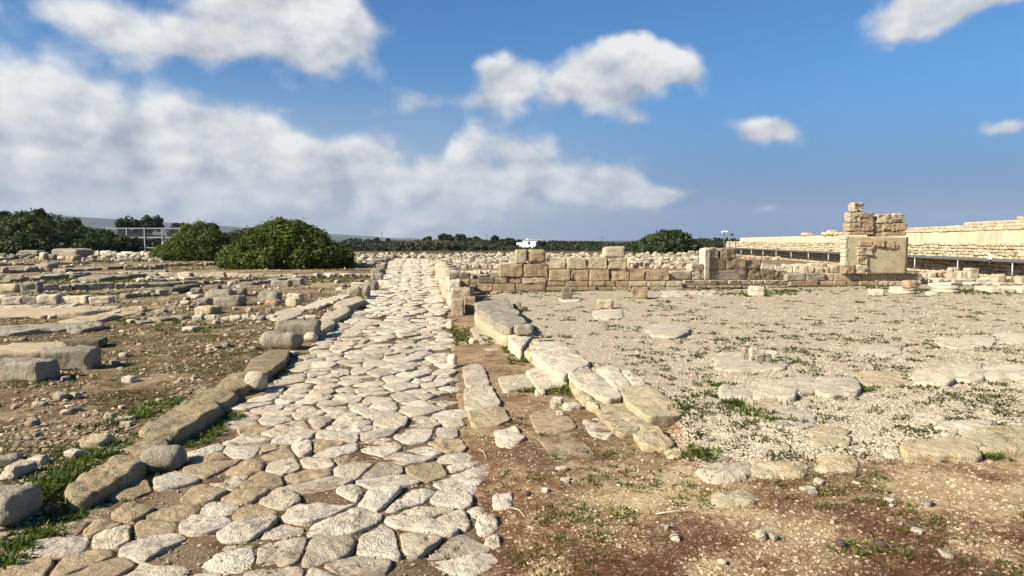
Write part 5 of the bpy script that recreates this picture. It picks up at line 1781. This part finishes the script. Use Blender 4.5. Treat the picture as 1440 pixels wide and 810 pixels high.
# lush grass by the kerb and under stones
XS, YS = [], []
for pts, n, wd, sd in [
    ([(-20, 790), (30, 768), (70, 735), (100, 715), (160, 700)], 230, 0.11, 1), ([(50, 700), (70, 690), (95, 675)], 130, 0.08, 2), ([(60, 690), (110, 665), (150, 635)], 130, 0.12, 3),
    ([(205, 672), (225, 668), (255, 663)], 60, 0.04, 4), ([(140, 605), (190, 590), (240, 570)], 80, 0.12, 5), ([(255, 625), (285, 612), (330, 575)], 70, 0.06, 6),
    ([(0, 520), (60, 535), (110, 525)], 50, 0.2, 7), ([(75, 515), (90, 522)], 40, 0.08, 8), ([(0, 450), (40, 447), (75, 446)], 260, 0.22, 9), ([(425, 475), (450, 455), (490, 432)], 160, 0.2, 10),
    ([(380, 530), (400, 505), (425, 492)], 40, 0.06, 11), ([(680, 470), (720, 495), (740, 510)], 60, 0.1, 12), ([(740, 548), (790, 545), (805, 552)], 70, 0.08, 13),
    ([(870, 560), (905, 585), (960, 585)], 90, 0.07, 14), ([(800, 540), (850, 575)], 40, 0.06, 15), ([(1045, 558), (1110, 558), (1210, 555)], 190, 0.09, 16), ([(1005, 548), (1060, 590), (1100, 605), (1125, 600)], 150, 0.12, 17),
    ([(1080, 520), (1120, 512)], 50, 0.1, 18), ([(1280, 540), (1340, 538), (1440, 530)], 60, 0.12, 19), ([(1290, 640), (1360, 645), (1420, 640)], 90, 0.1, 20), ([(960, 640), (1000, 655)], 40, 0.1, 21),
    ([(700, 415), (900, 408), (1100, 405), (1280, 404)], 380, 0.35, 22), ([(1240, 408), (1340, 413), (1440, 412)], 420, 0.6, 23), ([(1000, 415), (1060, 418), (1130, 410)], 200, 0.5, 24),
    ([(640, 460), (655, 480)], 70, 0.12, 25), ([(50, 417), (150, 416), (230, 412)], 200, 0.3, 26), ([(165, 452), (240, 458), (300, 470)], 90, 0.3, 27)]:
    a, b = near_poly(pts, n, sd, wd)
    XS.append(a)
    YS.append(b)
x, y = np.concatenate(XS), np.concatenate(YS)
z = np.maximum(ground_z(x, y), np.where(sdist(ROAD, x, y) > 0, -0.05, -1))
tufts('grass', 'bright green grass growing along kerbs and around stones', 'grass', x, y, z, 'grass', 71, (9, 15), (0.035, 0.095), 0.0055, 0.035, 0.75)
# grass strips between the far footings
x, y, z = scatter(9000, (-80, 545), (355, 425), 172, lambda x, y: (sdist(LEFT, x, y) > 0.1) & (noise2(x * 0.35, y, 0.28, 54) > 0.06))
tufts('far_grass', 'green and yellowing grass strips between the far left footings', 'grass', x, y, z, 'drygrass', 173, (7, 11), (0.05, 0.13), 0.009, 0.10 + 0.004 * y, 0.85)
# weeds on the gravel
x, y, z = scatter(9000, (640, 1540), (405, 665), 72, lambda x, y: (sdist(COURT, x, y) > 0.05) & (np.random.default_rng(4).uniform(size=len(x)) < np.clip(0.16 + 0.6 * (noise2(x, y, 0.9, 53) - 0.05), 0.09, 0.6)))
tufts('weeds', 'small dull green weeds dotted over the gravel court', 'weeds', x, y, z, 'weed', 73, (12, 20), (0.03, 0.065), 0.008, 0.05 + 0.004 * y, 0.9)
# patchy herbs on the left soil
x, y, z = scatter(52000, (-120, 540), (400, 800), 74, lambda x, y: (sdist(LEFT, x, y) > 0.02) & (noise2(x, y, 1.1, 55) > -0.05))
tufts('herbs', 'patches of low green and yellowing herbs on the left soil', 'herbs', x, y, z, 'drygrass', 75, (5, 9), (0.02, 0.05), 0.004, 0.04, 0.9)
x, y, z = scatter(7000, (-120, 540), (400, 800), 76, lambda x, y: (sdist(LEFT, x, y) > 0.02) & (noise2(x, y, 1.3, 57) > 0.08))
tufts('green_herbs', 'greener clumps of herbs on the left soil', 'herbs', x, y, z, 'grass', 77, (7, 12), (0.025, 0.06), 0.005, 0.04, 0.85)
# weeds front right
x, y, z = scatter(2200, (660, 1500), (560, 830), 78, lambda x, y: (sdist(COURT, x, y) < -0.05) & (sdist(ROAD, x, y) < -0.1) & (noise2(x, y, 2.2, 59) > 0.16))
tufts('front_weeds', 'green weeds sprouting from litter right of the road', 'weeds', x, y, z, 'grass', 79, (8, 14), (0.025, 0.06), 0.005, 0.035, 0.85)
# sprouts in the road joints
r = np.random.default_rng(35)
y = 3.3 + 9 * r.uniform(0, 1, 900) ** 1.6
a, b = road_x(y)
x = a + (b - a) * r.uniform(0, 1, len(y))
k = noise2(x, y, 1.2, 60) > 0.12
tufts('joint_weeds', 'little green sprouts in the joints of the paving', 'weeds', x[k], y[k], road_z(x[k], y[k]) - 0.02, 'grass', 80, (6, 11), (0.03, 0.06), 0.004, 0.02, 0.7)
# rusty pine needles
def needles():
    r = np.random.default_rng(90)
    x, y, z = scatter(80000, (600, 1560), (560, 840), 91, lambda x, y: (noise2(x, y, 1.6, 61) + 0.25 * np.random.default_rng(8).normal(size=len(x)) > 0.12) & (sdist(COURT, x, y) < 0.1) & ((sdist(FORE, x, y) > -0.5) | (sdist(CHAN, x, y) > -0.1)))
    n = len(x)
    a = r.normal(0.5, 0.9, n)
    L = r.uniform(0.025, 0.06, n)
    d = np.column_stack([np.cos(a), np.sin(a), r.normal(0, 0.12, n)]) * L[:, None]
    w = np.column_stack([-np.sin(a), np.cos(a), np.zeros(n)]) * 0.0011
    c = np.column_stack([x, y, z + r.uniform(0.002, 0.012, n)])
    V = np.stack([c - d - w, c - d + w, c + d + w, c + d - w], 1).reshape(-1, 3)
    i = np.arange(n) * 4
    o = obj('pine_needles', V, [np.stack([i, i + 1, i + 2, i + 3], 1)], M['needle'], origin=(0, 0, 0))
    kind(tag(o, 'rusty brown litter of fallen pine needles right of the road', 'litter'), 'stuff')
needles()

# pine cones
def pine_cone(label, px, py, w):
    p = G(px, py)
    s = w / 2 / F * p[1]
    acc = Acc()
    V, Fc = block_geo((2, 2, 2), 5, 6, 1.0, 0.0)
    V[:, 2] -= 1
    acc.add(V * np.array([s * 1.1, s * 0.72, s * 0.72]), Fc)
    for k in range(46):
        f = (k + 0.5) / 46
        xx = (f * 2 - 1)
        rr = math.sqrt(max(0.02, 1 - xx * xx)) * 0.74
        a = k * 2.39996
        V, Fc = block_geo((0.34, 0.34, 0.13), 9, 2, 0.6, 0.0)
        V[:, 2] += rr - 0.06
        c, q = math.cos(a), math.sin(a)
        W = np.column_stack([V[:, 0] + xx * 1.1, V[:, 1] * c - V[:, 2] * q, V[:, 1] * q + V[:, 2] * c])
        acc.add(W * s, Fc)
    V = np.concatenate(acc.V)
    V = rotz(V, random.uniform(0, 3)) + p + np.array([0, 0, s * 0.6])
    acc.V = [V]
    tag(acc.build('pine_cone', M['cone'], smooth=False), label, 'pine cone', 'pine cones on the sandy soil')
pine_cone('left and largest of three dark pine cones on the sand', 1181, 768, 15)
pine_cone('middle pine cone, in the rusty litter', 1238, 769, 13)
pine_cone('farthest pine cone, alone on bare sand', 1283, 744, 11)
pine_cone('dark pine cone beside the road, near the white boulder', 743, 697, 9)
for lab, a, b in (('white dry twig lying beside the road slabs', (673, 633), (684, 645)), ('thin bleached twig in litter near the road', (718, 716), (738, 728)), ('long dry twig at the edge of a sand patch', (922, 725), (975, 722))):
    p, q = G(*a), G(*b)
    V, Fc = tube_geo([p + (0, 0, 0.012), (p * 0.5 + q * 0.5) + (0.01, 0.01, 0.022), q + (0, 0, 0.01)], 0.006, 6, 0.003)
    tag(obj('dry_twig', V, Fc, M['twig']), lab, 'twig', 'dry twigs')

# loose stones, larger than pebbles, on the left soil and on the sand
r = np.random.default_rng(44)
SPOT = [(-60, 60, 545, 640, 'on the bare soil above the corner boulder'), (60, 200, 530, 600, 'on the soil beyond the nearest kerb blocks'), (140, 330, 470, 540, 'on the soil between kerb and cluster of rocks'),
        (-20, 200, 455, 490, 'below the bedrock ledges'), (290, 430, 455, 500, 'on the soil below the curved kerb row'), (430, 500, 395, 440, 'on the grassy strip by the grey kerb stack'),
        (1050, 1430, 665, 720, 'on the sandy soil before the orange kerb'), (860, 1430, 720, 805, 'on the sandy front right ground'), (700, 850, 640, 700, 'on the litter at the channel mouth')]
SPOT += [(0, 120, 360, 378, 'among the far left rubble'), (120, 230, 362, 378, 'between the rubble bank and the middle bush'), (0, 110, 385, 400, 'above the grey block row at far left'),
         (100, 240, 388, 402, 'around the three long slabs'), (270, 400, 392, 408, 'behind the cluster of rocks'), (240, 350, 412, 436, 'around the cluster of rocks'), (350, 470, 396, 440, 'right of the cluster of rocks'),
         (180, 300, 425, 455, 'on the soil right of the raking ledge'), (-10, 200, 428, 450, 'on the pale bedrock ledge'), (430, 520, 396, 420, 'between grey kerb stack and rubble-topped kerb'), (0, 60, 640, 690, 'behind the corner boulder')]
cnt = [8, 8, 10, 8, 10, 6, 8, 9, 6, 14, 14, 12, 12, 12, 14, 12, 10, 10, 10, 5]
for (x0, x1, y0, y1, wh), c in zip(SPOT, cnt):
    for k in range(c):
        px, py = r.uniform(x0, x1), r.uniform(y0, y1)
        p = G(px, py)
        s = r.uniform(0.05, 0.13) * (0.55 if px > 680 else 1) * (1 + max(0, p[1] - 12) / 16)
        V, Fc = block_geo((s * r.uniform(1, 1.7), s, s * r.uniform(0.5, 0.9)), nsd(), 5, 0.7, 0.08, 2.2, 0.2)
        V = rotz(V, r.uniform(0, 3)) + p + np.array([0, 0, -s * 0.15])
        mt = r.choice(['white', 'buff', 'weathered'])
        tone = {'white': 'white', 'buff': 'buff', 'weathered': 'grey'}[mt]
        tag(obj('stone', V, Fc, M[mt]), f'small {tone} loose stone {wh}', 'stone', 'small loose stones on the soil')

# ------------------------------------------------------------------ labels: tell look-alikes apart
ORD = ['first', 'second', 'third', 'fourth', 'fifth', 'sixth', 'seventh', 'eighth', 'ninth', 'tenth', 'eleventh', 'twelfth', 'thirteenth', 'fourteenth', 'fifteenth', 'sixteenth']
bpy.context.view_layer.update()
by = {}
for o in COL.objects:
    if o.parent is None and 'label' in o.keys() and o.get('kind') == 'thing':
        by.setdefault(o['label'], []).append(o)
for lab, os_ in by.items():
    if len(os_) == 1:
        continue
    def sx(o):
        return proj(o.location.x, o.location.y, o.location.z)[0]
    def sy(o):
        return proj(o.location.x, o.location.y, o.location.z)[1]
    if len(os_) == 2:
        a, b = sorted(os_, key=lambda o: o.location.y)
        a['label'], b['label'] = lab + ', nearer one', lab + ', farther one'
    else:
        for k, o in enumerate(sorted(os_, key=sx)):
            o['label'] = lab + f', {ORD[min(k, 15)]} from left'

# ------------------------------------------------------------------ light
SUN_EL = 34.0
sh = np.array([-0.88, -0.47])
sh /= np.linalg.norm(sh)
S = Vector((sh[0] * math.cos(math.radians(SUN_EL)), sh[1] * math.cos(math.radians(SUN_EL)), math.sin(math.radians(SUN_EL))))
sl = bpy.data.lights.new('sun', 'SUN')
sl.energy = 5.0
sl.angle = math.radians(0.5)
sl.color = (1.0, 0.915, 0.77)
so = bpy.data.objects.new('sun', sl)
COL.objects.link(so)
so.rotation_euler = S.to_track_quat('Z', 'Y').to_euler()
so.location = (-30, -10, 40)

STR = 0.05
EXPO = 1.15
KX = 2 ** -EXPO / STR
SKYX = 0.97
def build_world():
    wd = bpy.data.worlds.new('World')
    scene.world = wd
    wd.use_nodes = True
    t = NT(wd.node_tree)
    sky = t.n('ShaderNodeTexSky', sky_type='NISHITA')
    sky.sun_disc = False
    sky.sun_elevation = math.radians(SUN_EL)
    sky.sun_rotation = math.atan2(S.x, S.y)
    sky.altitude = 10
    sky.air_density = 1.0
    sky.dust_density = 1.2
    sky.ozone_density = 2.0
    d = t.n('ShaderNodeTexCoord').outputs['Generated']
    w1 = t.n('ShaderNodeTexNoise')
    t.put(w1.inputs['Vector'], d)
    w1.inputs['Scale'].default_value = 7
    w1.inputs['Detail'].default_value = 5
    wc = t.vm('SUBTRACT', w1.outputs['Color'], (0.5, 0.5, 0.5))
    sc = t.n('ShaderNodeVectorMath', operation='SCALE')
    t.put(sc.inputs[0], wc)
    sc.inputs['Scale'].default_value = 0.10
    dw = t.vm('ADD', d, sc.outputs[0])
    sp = t.n('ShaderNodeSeparateXYZ')
    t.put(sp.inputs[0], dw)
    az = t.m('ARCTAN2', sp.outputs[0], sp.outputs[1])
    el = t.m('ARCSINE', sp.outputs[2], clamp=False)
    sp0 = t.n('ShaderNodeSeparateXYZ')
    t.put(sp0.inputs[0], d)
    el0 = sp0.outputs[2]
    az0 = t.m('ARCTAN2', sp0.outputs[0], sp0.outputs[1])
    blobs = [  # direction of each cloud (given as the pixel it is seen at), spread, weight
        (405, 50, 105, 55, 1.2), (460, 60, 60, 45, 1.0), (300, 8, 60, 36, 0.5), (110, 18, 150, 44, 0.62), (200, 40, 110, 26, 0.28), (390, 5, 60, 40, 0.8),
        (80, 160, 170, 66, 1.05), (270, 200, 170, 52, 0.9), (60, 245, 220, 85, 1.1), (420, 235, 110, 50, 0.85), (510, 235, 50, 50, 0.95), (570, 280, 110, 45, 0.75), (280, 285, 380, 60, 0.75),
        (636, 243, 40, 32, 1.05), (582, 145, 50, 30, 0.42), (712, 126, 44, 50, 1.1), (665, 150, 50, 30, 0.3), (735, 225, 60, 38, 0.9), (800, 258, 80, 30, 0.6), (868, 248, 60, 34, 0.9), (928, 274, 34, 14, 0.85), (700, 290, 200, 46, 0.5), (660, 200, 40, 26, 0.5), (960, 262, 40, 14, 0.5),
        (850, 122, 100, 48, 1.25), (886, 90, 56, 46, 1.2), (945, 105, 48, 28, 0.9), (806, 132, 36, 30, 0.75),
        (1085, 188, 56, 24, 1.0), (1290, 20, 70, 30, 1.05), (1390, 8, 80, 22, 0.8), (1430, 172, 34, 13, 0.8), (1075, 285, 50, 10, 0.45), (905, 175, 30, 10, 0.35)]
    Ssum, Bsum = None, None
    for (px, py, rx, ry, wgt) in blobs:
        v = ray(px, py)
        v = v / np.linalg.norm(v)
        a0, e0 = math.atan2(v[0], v[1]), math.asin(v[2])
        ra, re = rx / F * 1.05, ry / F * 1.05
        qa = t.m('MULTIPLY', t.m('SUBTRACT', az, a0), 1 / ra)
        qe = t.m('MULTIPLY', t.m('SUBTRACT', el, e0), 1 / re)
        q = t.m('ADD', t.m('MULTIPLY', qa, qa), t.m('MULTIPLY', qe, qe))
        f = t.m('MULTIPLY', t.m('EXPONENT', t.m('MULTIPLY', q, -1.5)), wgt)
        fb = t.m('MULTIPLY', f, qe)
        Ssum = f if Ssum is None else t.m('ADD', Ssum, f)
        Bsum = fb if Bsum is None else t.m('ADD', Bsum, fb)
    B = t.m('DIVIDE', Bsum, t.m('ADD', Ssum, 0.05))
    st = t.n('ShaderNodeMapping')
    t.put(st.inputs[0], d)
    st.inputs['Scale'].default_value = (1, 1, 1.5)
    n1 = t.noise(st.outputs[0], 10, 10, 0.58)
    off = t.vm('ADD', st.outputs[0], tuple(np.array(S) * 0.035))
    n2 = t.noise(off, 10, 10, 0.58)
    def billow(vec):
        vn = t.n('ShaderNodeTexVoronoi', feature='F1')
        t.put(vn.inputs['Vector'], vec)
        vn.inputs['Scale'].default_value = 13
        vn.inputs['Detail'].default_value = 1.0
        vn.inputs['Roughness'].default_value = 0.55
        vn.inputs['Lacunarity'].default_value = 2.2
        vn.normalize = True
        return t.m('SUBTRACT', 0.85, vn.outputs['Distance'])
    n1 = t.m('ADD', t.m('MULTIPLY', n1, 0.62), t.m('MULTIPLY', billow(st.outputs[0]), 0.42))
    n2 = t.m('ADD', t.m('MULTIPLY', n2, 0.62), t.m('MULTIPLY', billow(off), 0.42))
    Sc = t.m('MINIMUM', Ssum, 1.5)
    dens = t.m('ADD', Sc, t.m('MULTIPLY', t.m('SUBTRACT', n1, 0.5), 1.75))
    alpha = t.sm(dens, 0.34, 0.94)
    lit = t.m('ADD', t.m('MULTIPLY', t.m('SUBTRACT', n2, n1), -3.4), t.m('ADD', t.m('MULTIPLY', B, 0.42), 0.66))
    lowd = t.sm(el0, 0.02, 0.30, 0.26, 0.0)
    lit = t.m('SUBTRACT', lit, lowd, clamp=True)
    ccol = t.mix(lit, (0.39, 0.43, 0.50), (0.93, 0.925, 0.91))
    # background sky, deepened
    base = t.mix(1.0, t.vm('MULTIPLY', sky.outputs[0], (SKYX,) * 3), (0.36, 0.84, 1.24), 'MULTIPLY')
    # pale murk near the horizon, greyer to the left, slaty blue to the right
    hz = t.mix(t.sm(az0, -0.25, 0.35), (0.46, 0.505, 0.585), (0.085, 0.19, 0.42))
    hz = t.vm('MULTIPLY', hz, (KX,) * 3)
    base = t.mix(t.sm(el0, 0.0, 0.26, 0.92, 0.0), base, hz)
    cs = t.vm('MULTIPLY', ccol, (KX,) * 3)
    col = t.mix(t.m('MULTIPLY', alpha, 0.94), base, cs)
    bg = t.n('ShaderNodeBackground')
    t.put(bg.inputs[0], col)
    bg.inputs[1].default_value = STR
    o = t.n('ShaderNodeOutputWorld')
    t.t.links.new(bg.outputs[0], o.inputs[0])
build_world()

# air: thin even haze round everything
def build_haze():
    m = bpy.data.materials.new('haze')
    m.use_nodes = True
    t = NT(m.node_tree)
    pv = t.n('ShaderNodeVolumePrincipled')
    pv.inputs['Color'].default_value = (0.50, 0.57, 0.70, 1)
    pv.inputs['Density'].default_value = 0.00008
    pv.inputs['Anisotropy'].default_value = 0.0
    o = t.n('ShaderNodeOutputMaterial')
    t.t.links.new(pv.outputs[0], o.inputs['Volume'])
    V, Fc = box_geo(-9800, 9800, -9800, 9800, -45, 420)
    ob = obj('haze', V, Fc, m, origin=(0, 0, 0), smooth=False)
    kind(tag(ob, 'thin bluish air haze over the far land', 'haze'), 'stuff')
build_haze()

# ------------------------------------------------------------------ camera and render settings
cam = bpy.data.cameras.new('camera')
cam.sensor_width = 36
cam.lens = F / 1440 * 36
cam.clip_start = 0.05
cam.clip_end = 30000
co = bpy.data.objects.new('camera', cam)
COL.objects.link(co)
co.location = (0, 0, H)
co.rotation_euler = (math.pi / 2 - PITCH, 0, 0)
scene.camera = co
scene.render.engine = 'CYCLES'
scene.cycles.use_denoising = True
scene.cycles.denoiser = 'OPENIMAGEDENOISE'
scene.cycles.denoising_input_passes = 'RGB_ALBEDO_NORMAL'
scene.cycles.denoising_prefilter = 'ACCURATE'
scene.cycles.max_bounces = 5
scene.cycles.diffuse_bounces = 3
scene.cycles.glossy_bounces = 2
scene.cycles.transmission_bounces = 2
scene.cycles.volume_bounces = 0
scene.cycles.use_adaptive_sampling = True
scene.cycles.adaptive_threshold = 0.02
scene.cycles.sample_clamp_indirect = 4
scene.view_settings.view_transform = 'Standard'
scene.view_settings.look = 'None'
scene.view_settings.gamma = 1
scene.view_settings.use_curve_mapping = False
scene.view_settings.exposure = EXPO
